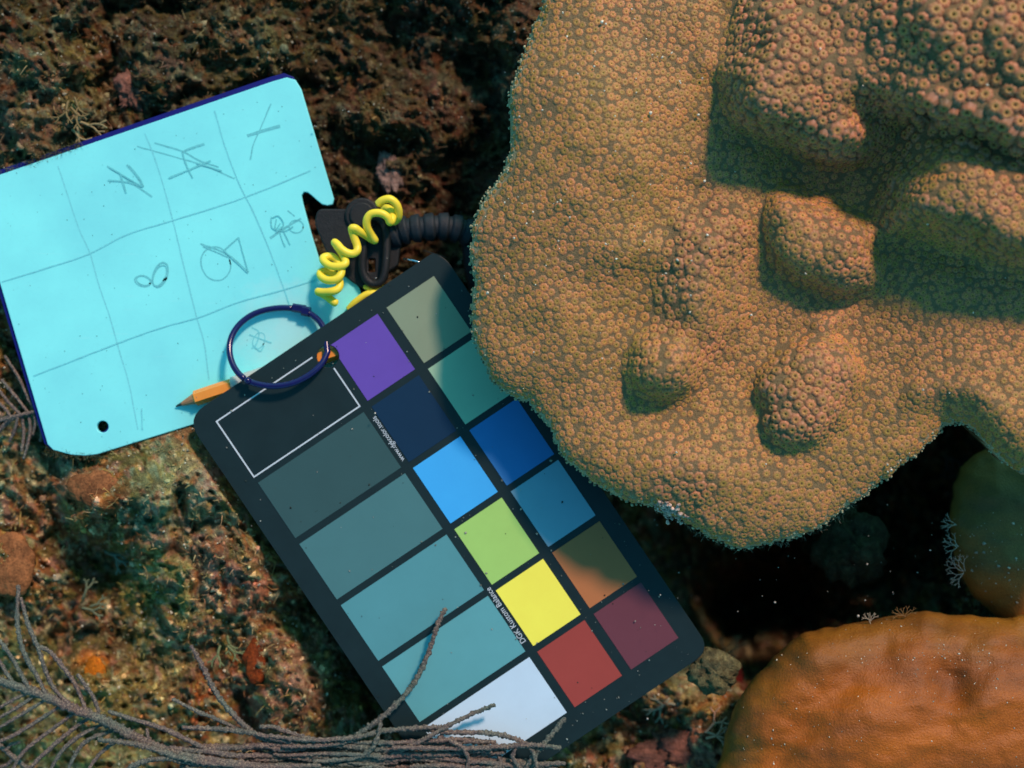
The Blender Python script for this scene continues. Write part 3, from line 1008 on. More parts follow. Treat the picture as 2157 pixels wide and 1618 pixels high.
# ------------------------------------------------------------------ brown corals
def dome(name, label, poly, zrim, rise, width, mat, step=8.0, tint=None, seed=0, wr=10, extra=()):
    P = np.array(poly, float)
    uu = np.arange(P[:, 0].min() - 10, P[:, 0].max() + 10, step)
    vv = np.arange(P[:, 1].min() - 10, P[:, 1].max() + 10, step)
    A, B = np.meshgrid(uu, vv)
    sd = poly_sd(A, B, poly) + 6 * fbm(A / 40, B / 40, 2, seed)
    t = np.clip(sd / width, 0, 1)
    z = zrim + rise * np.sqrt(np.clip(1 - (1 - t) ** 2, 0, 1)) + wr * fbm(A / 120 + 0.4 * B / 120, B / 60, 3, seed + 3) + 2 * fbm(A / 20, B / 20, 2, seed + 4)
    for (a, b, r, d) in extra:
        z += d * np.exp(-((A - a) ** 2 + (B - b) ** 2) / (r * r))
    out = sd < 0
    z = np.where(out, zrim + sd * 6, z)
    keep = sd > -2.5 * step
    vid = -np.ones(A.shape, int)
    vid[keep] = np.arange(keep.sum())
    q = keep[:-1, :-1] & keep[1:, :-1] & keep[1:, 1:] & keep[:-1, 1:]
    Fq = np.stack([vid[:-1, :-1][q], vid[1:, :-1][q], vid[1:, 1:][q], vid[:-1, 1:][q]], -1)
    # points outside the rim are drawn back so that the flank falls away under it
    g = np.where(out, 1.0, 0.0)
    gx = np.gradient(sd, axis=1); gy = np.gradient(sd, axis=0)
    gl = np.hypot(gx, gy) + 1e-6
    A2 = A + g * gx / gl * (-sd) * 1.1
    B2 = B + g * gy / gl * (-sd) * 1.1
    c = np.ones((keep.sum(), 3)) if tint is None else tint(A[keep], B[keep], sd[keep])
    o = link(name, mesh_np(name, Wn(A2[keep], B2[keep], z[keep]), Fq, [mat], True, c), None, label=label, category="coral")
    return o, (lambda u, v: zrim + rise)
BROWN = [(1480, 1760), (1512, 1610), (1530, 1540), (1552, 1480), (1588, 1425), (1632, 1378), (1690, 1333), (1760, 1320), (1840, 1306), (1900, 1292), (1950, 1283), (1990, 1294),
         (2060, 1298), (2157, 1298), (2400, 1300), (2700, 1400), (2700, 1900), (1560, 1900)]
def tint_b(u, v, sd):
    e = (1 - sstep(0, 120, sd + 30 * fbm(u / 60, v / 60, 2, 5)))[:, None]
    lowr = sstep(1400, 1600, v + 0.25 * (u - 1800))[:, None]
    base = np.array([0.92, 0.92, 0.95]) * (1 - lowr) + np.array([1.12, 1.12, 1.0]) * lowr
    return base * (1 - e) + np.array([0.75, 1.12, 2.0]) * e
brown, _ = dome("brown_boulder_coral", "smooth glossy orange-brown coral dome filling the bottom right corner", BROWN, -10, 170, 330, M_brown, 7.0, tint_b, 120, 12,
                extra=[(1725, 1375, 55, 26), (1790, 1420, 45, -20), (1740, 1470, 45, -22), (1690, 1530, 45, -20), (1650, 1590, 45, -16), (1860, 1400, 50, -14), (2010, 1460, 42, -26), (1990, 1420, 40, -18), (1830, 1500, 90, 16), (2080, 1480, 70, 16), (2080, 1380, 90, 10), (1950, 1350, 60, -8)])
OLIVE = [(2085, 940), (2050, 958), (2022, 985), (2008, 1030), (1998, 1090), (2006, 1160), (2022, 1210), (2045, 1250), (2080, 1288), (2130, 1330), (2400, 1360), (2600, 1100), (2400, 940)]
def tint_o(u, v, sd):
    low = sstep(1170, 1230, v)[:, None]
    return np.array([1.0, 1.0, 1.0]) * (1 - low) + np.array([1.6, 1.0, 0.8]) * low
olive, _ = dome("olive_coral", "dark olive coral flank in the shade under the star coral", OLIVE, -110, 90, 130, M_olive, 7.0, tint_o, 140, 8)

# knob of rock hanging in the crevice below the star coral
def lump_mesh(c, r, seed, squash=(1, 1, 0.8), amp=0.25, n=26):
    v, f = [], []
    for i in range(n + 1):
        th = math.pi * i / n
        for j in range(2 * n):
            a = math.pi * j / n
            v.append((math.sin(th) * math.cos(a), math.sin(th) * math.sin(a), math.cos(th)))
    v = np.array(v)
    d = 1 + amp * (fbm(v[:, 0] * 2 + v[:, 2], v[:, 1] * 2 - v[:, 2] * 1.3, 4, seed)) + amp * 0.7 * (0.5 - worley(v[:, 0] * 5 + v[:, 2] * 3, v[:, 1] * 5 - v[:, 2] * 2, seed))
    v = v * d[:, None] * np.array(squash) * r * K + np.array(W(*c))
    for i in range(n):
        for j in range(2 * n):
            j2 = (j + 1) % (2 * n)
            f.append((i * 2 * n + j, (i + 1) * 2 * n + j, (i + 1) * 2 * n + j2, i * 2 * n + j2))
    return v, np.array(f)
def lump(name, label, cat, c, r, col, seed, squash=(1, 1, 0.8), amp=0.25, mat=None, group=None, n=26):
    v, f = lump_mesh(c, r, seed, squash, amp, n)
    cc = (1.15 if mat is M_reef else 0.6) * np.array(srgb(*col)) * np.clip(1 + 0.7 * fbm(v[:, 0] / (14 * K), v[:, 1] / (14 * K), 4, seed + 2), 0.3, 2)[:, None]
    o = link(name, mesh_np(name, v, f, [mat or M_tone], True, cc), None, label=label, category=cat)
    if group:
        o["group"] = group
    return o
lump("rock_knob", "round dark green rock knob in the crevice just below the star coral rim", "rock", (1790, 1150, -190), 80, (50, 60, 42), 5, (0.9, 1.05, 0.9), 0.4, M_reef)

# sponges and crusts one can tell apart on the rock
SPG = [("orange_sponge", "rounded orange sponge at the left edge of the photo, below the slate", (18, 1190), 60, (176, 116, 70), (0.85, 1.15, 0.42), 4),
       ("orange_sponge", "flat orange-brown sponge below the round hole of the slate", (200, 1030), 44, (164, 108, 66), (1.15, 0.8, 0.4), 4),
       ("orange_sponge", "bright orange sponge crust among the sea plume branches", (200, 1412), 26, (226, 130, 24), (0.8, 1.1, 0.5), 16),
       ("pink_crust", "pale pink knobbly crust above the middle of the slate's upper edge", (283, 195), 34, (166, 116, 100), (1.0, 1.0, 0.5), 10),
       ("pale_crust", "pale speckled crust just above the yellow spiral cord", (822, 366), 30, (186, 160, 150), (0.9, 1.2, 0.5), 12),
       ("red_sponge", "small dark red sponge beside the brown coral dome", (1545, 1432), 32, (120, 36, 32), (0.7, 1.3, 0.6), 6),
       ("pink_crust", "pink coralline crust at the bottom edge beside the brown coral dome", (1440, 1590), 70, (150, 104, 92), (1.2, 0.7, 0.4), 10),
       ("brown_sponge", "rusty brown sponge tucked beside the left edge of the colour card", (540, 1395), 36, (150, 70, 26), (0.7, 1.2, 0.4), 5)]
for k, (nm, lb, (a, b), r, col, sq, dz) in enumerate(SPG):
    z = ground(a, b)
    lump(nm, lb, "sponge" if "sponge" in nm else ("rock" if "rock" in nm else "crust"), (a, b, z - 10 + dz), r * 1.05, col, 30 + k, (sq[0], sq[1], sq[2] * 0.62), 0.28 if nm.endswith('sponge') else 0.8, M_tone if nm in ('orange_sponge', 'red_sponge', 'brown_sponge') else M_reef, None, 22)

lump("turf_rock", "turf-covered rock lapping over the bottom right corner of the colour card", "rock", (1505, 1412, -16), 50, (120, 120, 84), 71, (1.0, 0.9, 0.6), 0.45, M_reef, None, 24)
# ------------------------------------------------------------------ rubble, grit and turf on the rock (nobody could count it)
def reef_points(n, margin=3, vmax=1740):
    u = rng.uniform(-110, 2270, n * 2); v = rng.uniform(-110, vmax, n * 2)
    ok = (poly_sd(u, v, SLATE) < -margin) & (poly_sd(u, v, CARD) < -margin) & (poly_sd(u, v, CORAL) < 10) & (poly_sd(u, v, BROWN) < 0) & (poly_sd(u, v, OLIVE) < 0)
    return u[ok][:n], v[ok][:n]
u, v = reef_points(5000)
clump = fbm(u / 50, v / 50, 3, 200)
ok = clump > rng.uniform(-0.6, 0.5, len(u))
u, v = u[ok], v[ok]
z = samp(hgt, u, v)
base = samp(tone, u, v)
r_ = rng.gamma(2.0, 1.2, len(u)) + 1.4
r_ = np.clip(r_, 1.4, 8)
pal = np.array([srgb(150, 110, 90), srgb(112, 92, 52), srgb(150, 150, 118), srgb(120, 60, 36), srgb(96, 110, 72), srgb(176, 150, 130)])
pc = pal[rng.integers(0, len(pal), len(u))]
cols = (0.85 * base + 0.3 * pc * samp(turf_and_shade, u, v)[:, None]) * rng.uniform(0.5, 1.3, (len(u), 1))
scatter_balls("reef_rubble", Wn(u, v, z + r_ * 0.1), r_, cols, M_tone, None, 0.6, 0.9, kind="stuff", label="knobbly rubble and crust growth covering the reef rock")
# pale grit
u, v = reef_points(3200)
z = samp(hgt, u, v)
r_ = np.clip(rng.gamma(1.3, 0.6, len(u)) + 0.7, 0.7, 3.2)
gc = np.array([0.40, 0.40, 0.30]) * rng.uniform(0.3, 1.3, (len(u), 1)) * (0.35 + 0.65 * samp(turf_and_shade, u, v))[:, None]
scatter_balls("pale_grit", Wn(u, v, z + 2.5), r_, gc, M_tone, None, 0.4, 0.9, kind="stuff", label="pale sand grains lodged in the reef turf")

def blades(name, u, v, z, length, width, cols, mat, lean=0.7, nsg=3, parent=None, **props):
    n = len(u)
    root = Wn(u, v, z)
    a = rng.uniform(0, 6.28, n)
    tilt = rng.uniform(0.2, lean, n)
    d = np.stack([np.cos(a) * np.sin(tilt * 1.5), np.sin(a) * np.sin(tilt * 1.5), np.cos(tilt * 1.5)], -1)
    sid = np.cross(d, rng.normal(size=(n, 3)))
    sid /= np.linalg.norm(sid, axis=1)[:, None]
    bend = np.cross(sid, d) * rng.uniform(-0.8, 0.8, (n, 1))
    L = (length * K)[:, None]; Wd = (width * K)[:, None]
    vs_ = []
    for s in range(nsg + 1):
        t = s / nsg
        p = root + d * L * t + bend * L * t * t
        w = Wd * (1 - 0.75 * t)
        vs_ += [p - sid * w, p + sid * w]
    Vb = np.stack(vs_, 1)
    nv_ = Vb.shape[1]
    f = np.array([(2 * s, 2 * s + 1, 2 * s + 3, 2 * s + 2) for s in range(nsg)])
    Fb = (f[None] + (np.arange(n) * nv_)[:, None, None]).reshape(-1, 4)
    return link(name, mesh_np(name, Vb.reshape(-1, 3), Fb, [mat], True, np.repeat(cols, nv_, 0)), parent, **props)
u, v = reef_points(60000)
tf = fbm(u / 70, v / 70, 3, 210)
ok = tf > rng.uniform(-0.5, 0.6, len(u))
u, v = u[ok], v[ok]
z = samp(hgt, u, v)
pal = np.array([srgb(120, 108, 50), srgb(96, 84, 44), srgb(126, 78, 48), srgb(90, 104, 66), srgb(140, 132, 90)])
cols = pal[rng.integers(0, 5, len(u))] * rng.uniform(0.5, 1.3, (len(u), 1)) * samp(turf_and_shade, u, v)[:, None] * 0.65 + 0.45 * samp(tone, u, v)
blades("turf_algae", u, v, z - 1, rng.gamma(3, 2.6, len(u)) + 4, rng.uniform(0.6, 1.6, len(u)), cols, M_blade, 1.1, 3, kind="stuff",
       label="short brown and olive turf algae on the reef rock")
# hair-thin turf fringe on the coral's shaded rim
sel = rng.random(len(rimpts)) < 0.55
ru, rv = rimpts[sel, 0], rimpts[sel, 1]
low = (rv > 1050) & (ru > 1380) & (ru < 2000)
ru, rv = np.repeat(ru[low], 4) + rng.uniform(-6, 6, low.sum() * 4), np.repeat(rv[low], 4) + rng.uniform(-4, 4, low.sum() * 4)
gc = np.array([0.34, 0.30, 0.20]) * rng.uniform(0.3, 1.2, (len(ru), 1))
blades("rim_turf", ru, rv, np.full(len(ru), 105.0), rng.uniform(4, 15, len(ru)), rng.uniform(0.4, 0.9, len(ru)), gc, M_blade, 1.3, 3, coral, kind="stuff")

# turf creeping over the slate's buried edges
eu = np.concatenate([rng.uniform(60, 170, 500), rng.uniform(95, 290, 420), rng.uniform(0, 60, 60)])
ev = np.where(eu < 191, 0, 0) + 0.0
n1_ = 500
ev[:n1_] = 388 - (eu[:n1_] + 60) * 0.3417 - rng.uniform(-5, 14, n1_)
ev[n1_:920] = np.where(eu[n1_:920] < 200, 946 + (eu[n1_:920] - 100) * 0.13, 958 - (eu[n1_:920] - 205) * 0.312) + rng.uniform(-3, 14, 420)
ev[920:] = 388 - (eu[920:] + 60) * 0.3417 - rng.uniform(0, 10, 60)
ec = np.array([srgb(96, 92, 50), srgb(84, 70, 40), srgb(104, 112, 84)])[rng.integers(0, 3, len(eu))] * rng.uniform(0.4, 1.2, (len(eu), 1))
blades("edge_turf", eu, ev, np.full(len(eu), -48.0), rng.gamma(2.4, 1.8, len(eu)) + 2, rng.uniform(0.4, 0.9, len(eu)), ec, M_blade, 1.1, 3, kind="stuff",
       label="brown turf algae creeping over the slate's buried edges")

# forked algae sprigs
def sprig_paths(root, ang0, L, depth, spread, zr):
    out = []
    def rec(p, a, l, d, r):
        q_ = (p[0] + math.cos(a) * l, p[1] + math.sin(a) * l, p[2] + random.uniform(-0.1, 0.35) * l)
        m_ = ((p[0] + q_[0]) / 2 + random.uniform(-1, 1) * l * 0.1, (p[1] + q_[1]) / 2 + random.uniform(-1, 1) * l * 0.1, (p[2] + q_[2]) / 2)
        out.append(([p, m_, q_], r))
        if d > 0:
            for s in (-1, 1):
                rec(q_, a + s * spread * random.uniform(0.6, 1.3), l * random.uniform(0.6, 0.85), d - 1, r * 0.78)
    rec(root, ang0, L, depth, zr)
    return out
def sprig(name, label, root, ang0, L, depth, r, col, count=3, group=None, spread=0.5, cat="algae"):
    Vs, Fs, n0 = [], [], 0
    for c in range(count):
        for pts, rr in sprig_paths((root[0] + random.uniform(-1, 1) * r * 4, root[1] + random.uniform(-1, 1) * r * 4, root[2]), ang0 + (c - (count - 1) / 2) * 0.6 + random.uniform(-.2, .2), L * random.uniform(0.8, 1.1), depth, spread, r):
            Vt, Ft, Ct = tube_np(pathW(pts, 2), [rr * K] * 5, 5)
            Fs += (Ft + n0).tolist() + (Ct + n0).tolist()
            Vs.append(Vt); n0 += len(Vt)
    Vs = np.vstack(Vs)
    c = np.ones((len(Vs), 3)) * np.array(srgb(*col))
    o = link(name, mesh_np(name, Vs, Fs, [M_blade], True, c), None, label=label, category=cat)
    if group:
        o["group"] = group
    return o
G1 = "forked hydroid tufts on the olive coral's shaded edge"
sprig("hydroid_tuft", "pale forked hydroid tuft at the top of the olive coral's edge", (2012, 1108, -40), math.pi * 1.02, 14, 2, 0.9, (176, 170, 150), 3, G1)
sprig("hydroid_tuft", "pale forked hydroid tuft half way down the olive coral's edge", (2016, 1150, -40), math.pi * 1.05, 15, 2, 0.9, (176, 170, 150), 4, G1)
sprig("hydroid_tuft", "densest pale pink hydroid tuft low on the olive coral's edge", (2030, 1205, -40), math.pi * 1.08, 15, 3, 0.9, (214, 170, 150), 5, G1)
sprig("hydroid_tuft", "grey hydroid tuft on the upper edge of the brown coral dome", (1835, 1312, 20), -math.pi * 0.55, 10, 2, 1.1, (150, 140, 120), 4, G1)
sprig("hydroid_tuft", "brown hydroid tuft on the highest point of the brown coral dome's edge", (1905, 1298, 30), -math.pi * 0.6, 12, 2, 1.0, (120, 90, 50), 5, G1)
FA = [("pale forked algae sprig in the dark hollow between the orange sponge and the card", (232, 1165), 0.3, 24, (116, 140, 120)),
      ("grey forked algae sprig under the orange sponge", (180, 1270), -0.4, 22, (110, 124, 96)),
      ("forked algae sprig in the dark pit by the card's left edge", (470, 1350), 1.2, 22, (110, 124, 84)),
      ("pale forked algae beside the red sponge", (1470, 1440), 0.8, 24, (150, 166, 140)),
      ("broad forked algae beneath the card's bottom right corner", (1420, 1480), 2.4, 28, (150, 160, 136)),
      ("pale forked algae between the card's corner and the brown dome", (1520, 1380), -0.8, 24, (168, 170, 140)),
      ("forked algae sprig at the foot of the brown coral dome", (1480, 1545), -0.3, 26, (186, 150, 120)),
      ("dark forked algae sprig above the slate near the left photo edge", (150, 215), 1.3, 26, (120, 104, 66)),
      ("tan forked algae sprig reaching towards the slate's upper edge", (160, 265), 0.9, 26, (150, 136, 96)),
      ("dim grey forked algae in the notch of the star coral", (1990, 960), 0.9, 20, (96, 110, 100))]
for lb, (a, b), an, L, col in FA:
    sprig("forked_algae", lb, (a, b, ground(a, b) + 14), an, L, 2, 3.2, col, 3, "forked brown algae sprigs", 0.55)

# ------------------------------------------------------------------ slate
ZS = -45.0
slate = thing("writing_slate", "pale cyan plastic writing slate with pencilled grid and scribbles, under the card", "slate", (380, 560, ZS))
circ = lambda cx, cy, r, n=28: [(cx + r * math.cos(2 * math.pi * k / n), cy + r * math.sin(2 * math.pi * k / n)) for k in range(n)]
plate("board", SLATE, ZS, 11, M_slate, slate, holes=[circ(216, 899, 12.5)], bevel=1.5)
LENS_FRINGE = [(x - 5.5, y - 8.5) for (x, y) in SLATE[:4]] + [(x - 2, y - 3) for (x, y) in SLATE[4:]]
LENS_FRINGE = LENS_FRINGE[:-9] + [(x - 7, y - 3) for (x, y) in SLATE[-9:]]
LENS_FRINGE = [(-66, 380), (569, 162), (598, 154), (618, 162), (628, 186), (690, 410), (630, 404), (650, 545), (740, 600), (790, 750), (770, 772), (400, 886), (200, 950), (150, 951), (107, 946), (93, 934), (-70, 392)]
plate("lens_fringe_layer", LENS_FRINGE, ZS - 8, 8, M_lens_fringe, slate, holes=[circ(214, 897, 12.5)], bevel=1.0)  # added layer, stands in for the lens's blue colour fringing

def stroke_np(pts, w, z, n=6, wob=0.5, closed=False):
    c = catmull([(p[0], p[1], 0) for p in pts], n) if len(pts) > 2 else np.array([[pts[0][0] * (1 - t) + pts[1][0] * t, pts[0][1] * (1 - t) + pts[1][1] * t, 0] for t in np.linspace(0, 1, 14)])
    c[:, 0] += wob * fbm(c[:, 0] / 9, c[:, 1] / 9, 2, 300)
    c[:, 1] += wob * fbm(c[:, 0] / 9, c[:, 1] / 9, 2, 301)
    t = np.gradient(c, axis=0)
    t /= np.linalg.norm(t, axis=1)[:, None] + 1e-9
    nx, ny = -t[:, 1], t[:, 0]
    ww = 1.35 * w * (0.75 + 0.5 * (fbm(c[:, 0] / 14, c[:, 1] / 14, 2, 302) * 0.5 + 0.5)) * 0.5
    L = Wn(c[:, 0] + nx * ww, c[:, 1] + ny * ww, np.full(len(c), z))
    R = Wn(c[:, 0] - nx * ww, c[:, 1] - ny * ww, np.full(len(c), z))
    Vv = np.empty((2 * len(c), 3)); Vv[0::2] = L; Vv[1::2] = R
    f = np.array([(2 * i, 2 * i + 1, 2 * i + 3, 2 * i + 2) for i in range(len(c) - 1)])
    return Vv, f
def drawing(name, strokes, mat, parent, z0, **props):
    Vs, Fs, n0 = [], [], 0
    for k, (pts, w) in enumerate(strokes):
        Vv, f = stroke_np(pts, w, z0 + 0.25 * (k + 1))
        Vs.append(Vv); Fs.append(f + n0); n0 += len(Vv)
    return link(name, mesh_np(name, np.vstack(Vs), np.vstack(Fs), [mat], False), parent, **props)
q1 = lambda L: [(x / 2.996, 130 + y / 2.996) for x, y in L]
ell = lambda cx, cy, rx, ry, rot=0, n=14, t0=0, t1=6.6: [(cx + rx * math.cos(t) * math.cos(rot) - ry * math.sin(t) * math.sin(rot), cy + rx * math.cos(t) * math.sin(rot) + ry * math.sin(t) * math.cos(rot)) for t in np.linspace(t0, t1, n)]
GRID = [[(122, 350), (143, 413), (167, 484), (190, 535), (207, 597), (230, 664), (250, 735), (272, 810), (290, 905)],
        [(305, 280), (334, 357), (364, 464), (384, 547), (414, 667), (430, 722), (440, 800)],
        [(452, 233), (477, 317), (507, 394), (534, 447), (564, 517), (594, 597), (612, 650)],
        [(4, 594), (100, 564), (187, 535), (267, 494), (364, 464), (517, 415), (654, 359)],
        [(70, 792), (160, 757), (245, 724), (340, 690), (417, 669), (500, 637), (584, 614), (664, 590)],
        [(300, 905), (299, 860)]]
drawing("grid_line", [(g, 2.0) for g in GRID], M_graphite_faint, slate, ZS)
drawing("scribble", [(q1(s), w) for s, w in [([(675, 660), (770, 720), (960, 855)], 3.2), ([(800, 650), (850, 710), (900, 780)], 3), ([(812, 655), (880, 740), (905, 790)], 3),
        ([(680, 750), (800, 760), (900, 790)], 2.6), ([(760, 710), (795, 830)], 3), ([(690, 668), (900, 790)], 2)]], M_graphite, slate, ZS)
drawing("scribble", [(q1(s), w) for s, w in [([(865, 535), (1100, 600), (1300, 660), (1480, 740)], 2.2), ([(975, 512), (1150, 565), (1260, 625), (1380, 665)], 2.2), ([(1150, 570), (1210, 545), (1290, 520)], 3.2),
        ([(1150, 570), (1175, 650), (1215, 735)], 2.6), ([(1065, 735), (1200, 680), (1330, 625)], 2.8), ([(1240, 640), (1400, 690)], 2.4)]], M_graphite, slate, ZS)
drawing("scribble", [(q1(s), w) for s, w in [([(1710, 265), (1640, 430), (1600, 520), (1580, 620)], 2.0), ([(1560, 468), (1680, 430), (1768, 405)], 5.0)]], M_graphite, slate, ZS)
drawing("scribble", [(q1(s), w) for s, w in [([(1705, 1115), (1800, 1050), (1900, 990)], 3.6), ([(1815, 940), (1860, 975)], 1.8), (ell(1870, 1040, 45, 40), 1.8), ([(1760, 1050), (1775, 1110), (1800, 1170)], 2),
        ([(1775, 1040), (1830, 1155)], 2), ([(1712, 980), (1718, 1050), (1790, 1070), (1850, 1040)], 2), ([(1715, 985), (1760, 975), (1790, 1030), (1740, 1080)], 2), ([(1745, 990), (1735, 1060), (1770, 1020)], 2)]], M_graphite, slate, ZS)
drawing("scribble", [(q1(s), w) for s, w in [(ell(1362, 1275, 92, 108, -0.3), 2.2), ([(1265, 1150), (1380, 1190), (1460, 1235), (1570, 1330)], 2.6), ([(1280, 1165), (1440, 1235)], 2), ([(1410, 1195), (1505, 1110)], 2.2), ([(1505, 1110), (1530, 1200), (1565, 1325)], 2.2),
        ([(1415, 1195), (1565, 1335)], 2)]], M_graphite, slate, ZS)
drawing("scribble", [(q1(s), w) for s, w in [(ell(902, 1385, 52, 34, 0.2), 2.4), (ell(905, 1383, 44, 28, 0.3), 1.8), (ell(1012, 1345, 44, 80, 0.35), 2.4), (ell(1008, 1350, 36, 70, 0.45), 2.0)]], M_graphite, slate, ZS)
drawing("scribble", [([(530, 690), (545, 700), (540, 725), (530, 735)], 2.4), (ell(545, 718, 12, 18, 0.4, 14, 0, 6.6), 1.6), ([(525, 705), (560, 718), (572, 722)], 2), ([(535, 728), (548, 740), (556, 728)], 2)], M_graphite_faint, slate, ZS)
# tiny specks of grit on the slate
u = rng.uniform(5, 690, 160); v = rng.uniform(180, 930, 160)
ok = (poly_sd(u, v, SLATE) > 8) & (poly_sd(u, v, CARD) < -4)
u, v = u[ok], v[ok]
scatter_balls("slate_specks", Wn(u, v, np.full(len(u), ZS + 0.5)), rng.uniform(0.5, 1.1, len(u)), np.ones((len(u), 3)) * np.array([0.07, 0.27, 0.28]), M_tone, slate, 0.3, 0.5, kind="stuff")

# ------------------------------------------------------------------ pencil in its vinyl sleeve, lying on the slate
pen = thing("pencil", "short orange pencil lying on the slate, its sharpened tip showing beside the card", "pencil", (372, 855, ZS))
zp = ZS + 19
def frustum(name, p0, p1, r0, r1, mat, seg=6, n=2, rot=0.0, arc=0.0):
    pts = [np.array(W(*p0)) * (1 - t) + np.array(W(*p1)) * t for t in np.linspace(0, 1, n)]
    rr = [(r0 * (1 - t) + r1 * t) * K for t in np.linspace(0, 1, n)]
    V, F_, C = tube_np(pts, rr, seg)
    me = mesh_np(name, V, F_.tolist() + C.tolist(), [mat], False)
    return link(name, me, pen)
frustum("lead", (371, 856, zp - 14), (385, 850, zp - 10), 1.6, 4.5, M_lead, 10)
frustum("sharpened_wood", (383, 851, zp - 11), (420, 836, zp - 1), 4.3, 14.5, M_wood, 12, 4)
frustum("shaft", (412, 839, zp - 2), (730, 734, zp + 2), 16.5, 17.0, M_pencil, 6, 12)
o = frustum("vinyl_sleeve", (492, 812, zp), (610, 774, zp + 1), 19.5, 19.5, M_clear, 20, 8)

# ------------------------------------------------------------------ colour card
cardo = thing("colour_card", "black colour reference card with eighteen printed patches, partly under the star coral", "colour card", (*card(270, 470), 0))
HOLE = (690, 751)
plate("card_body", CARD, 0, 7, M_card, cardo, holes=[circ(HOLE[0], HOLE[1], 23)], bevel=0.8)
PATCH = {  # column, row: linear base colour
    (0, 1): (0.037, 0.100, 0.106), (0, 2): (0.068, 0.205, 0.220), (0, 3): (0.090, 0.32, 0.36), (0, 4): (0.112, 0.39, 0.43), (0, 5): (0.56, 0.78, 0.93),
    (1, 0): (0.14, 0.083, 0.46), (1, 1): (0.005, 0.034, 0.080), (1, 2): (0.055, 0.47, 1.0), (1, 3): (0.38, 0.70, 0.18), (1, 4): (1.0, 0.98, 0.12), (1, 5): (0.35, 0.066, 0.055),
    (2, 0): (0.25, 0.34, 0.23), (2, 1): (0.33, 0.56, 0.38), (2, 2): (0.04, 0.22, 0.55), (2, 3): (0.22, 0.43, 0.54), (2, 4): (0.47, 0.185, 0.07), (2, 5): (0.15, 0.05, 0.07)}
ABC = [(0, 268), (288, 408), (431, 551)]
NAMES = {(0, 1): "darkest wide grey patch below the white-outlined black one", (0, 2): "dark grey-teal wide patch", (0, 3): "middle grey-teal wide patch", (0, 4): "light grey-teal wide patch", (0, 5): "bright white wide patch",
         (1, 0): "violet patch beside the punched hole", (1, 1): "navy patch below the violet one", (1, 2): "sky blue patch", (1, 3): "lime green patch", (1, 4): "bright yellow patch", (1, 5): "brick red patch",
         (2, 0): "beige-grey patch in the top corner", (2, 1): "sea green patch", (2, 2): "deep blue patch", (2, 3): "steel blue patch", (2, 4): "orange patch half in shadow", (2, 5): "maroon patch in the bottom corner"}
for (c, r), colr in PATCH.items():
    a0, a1 = ABC[c]
    b0 = 155.8 * r
    b1 = b0 + 141
    m = plain("patch_ink_%s" % NAMES[(c, r)].split()[0], colr, 0.55, 0.18, 0.035, 1.2, dirt=0.5)
    pl = [card(a0, b0), card(a1, b0), card(a1, b1), card(a0, b1)]
    if (c, r) == (1, 0):   # corner cut away by the punched hole
        pass
        hx, hy = HOLE
        cs = []
        for t in np.linspace(0, 1, 12):
            pass
        A = [card(a0, b0), card(a1, b0), card(a1, b1), card(a0, b1)]
        ring = [p for p in circ(hx, hy, 25, 40) if a0 <= (p[0] - CO[0]) * CA[0] + (p[1] - CO[1]) * CA[1] and b0 <= (p[0] - CO[0]) * CB[0] + (p[1] - CO[1]) * CB[1]]
        if ring:
            key = lambda p: (p[0] - CO[0]) * CB[0] + (p[1] - CO[1]) * CB[1]
            ring.sort(key=key)
            ring = [p for p in ring]
            low = ring[-1]
            pl = [card(a0, b0)] + ring + [card(a0, max(key(low), b0))] + []
            pl = ring[:1] + [card(a1, b0), card(a1, b1), card(a0, b1)] + ring[::-1][:-1]
            if key(ring[0]) > b0 + 1:
                pl = [card(a0, b0), card(a1, b0), card(a1, b1), card(a0, b1)] + ring[::-1]
    plate("colour_patch", pl, 1.0, 0.9, m, cardo, label=NAMES[(c, r)])
# white outline of the black patch
def frame_strip(a0, b0, a1, b1, w, z, name, mat):
    da, db = (a1 - a0), (b1 - b0)
    L = math.hypot(da, db)
    na, nb = -db / L * w / 2, da / L * w / 2
    plate(name, [card(a0 + na, b0 + nb), card(a1 + na, b1 + nb), card(a1 - na, b1 - nb), card(a0 - na, b0 - nb)], z, 0.9, mat, cardo)
frame_strip(0, 0, 243, 0, 3.0, 1.0, "outline_strip", M_white)
frame_strip(0, -1.4, 0, 142.4, 3.0, 1.2, "outline_strip", M_white)
frame_strip(0, 141, 268, 141, 3.0, 1.0, "outline_strip", M_white)
frame_strip(268, 44, 268, 142.4, 3.0, 1.2, "outline_strip", M_white)
def print_text(body, p0, p1, name):
    cu = bpy.data.curves.new("text", 'FONT')
    cu.body = body
    cu.size = 1.0
    tmp = bpy.data.objects.new("text", cu)
    COL.objects.link(tmp)
    dg = bpy.context.evaluated_depsgraph_get()
    me = bpy.data.meshes.new_from_object(tmp.evaluated_get(dg))
    bpy.data.objects.remove(tmp)
    co = np.empty(len(me.vertices) * 3)
    me.vertices.foreach_get("co", co)
    co = co.reshape(-1, 3)
    w = co[:, 0].max() - co[:, 0].min()
    A, B = np.array(W(*p0, 1.2)), np.array(W(*p1, 1.2))
    d = B - A
    L = np.linalg.norm(d); d /= L
    up = np.array([-d[1], d[0], 0])
    s = L / w
    co = A + (co[:, 0:1] - co[:, 0].min()) * s * d + co[:, 1:2] * s * up * 1.12
    me.vertices.foreach_set("co", co.ravel().astype(np.float32))
    me.update()
    me.materials.clear(); me.materials.append(M_white)
    me.name = name
    return link(name, me, cardo)
print_text("www.dgkcolor.tools", (853, 968), (791, 876), "printed_text")
print_text("DGK Kustom Balance", (1108, 1350), (1032, 1236), "printed_text")
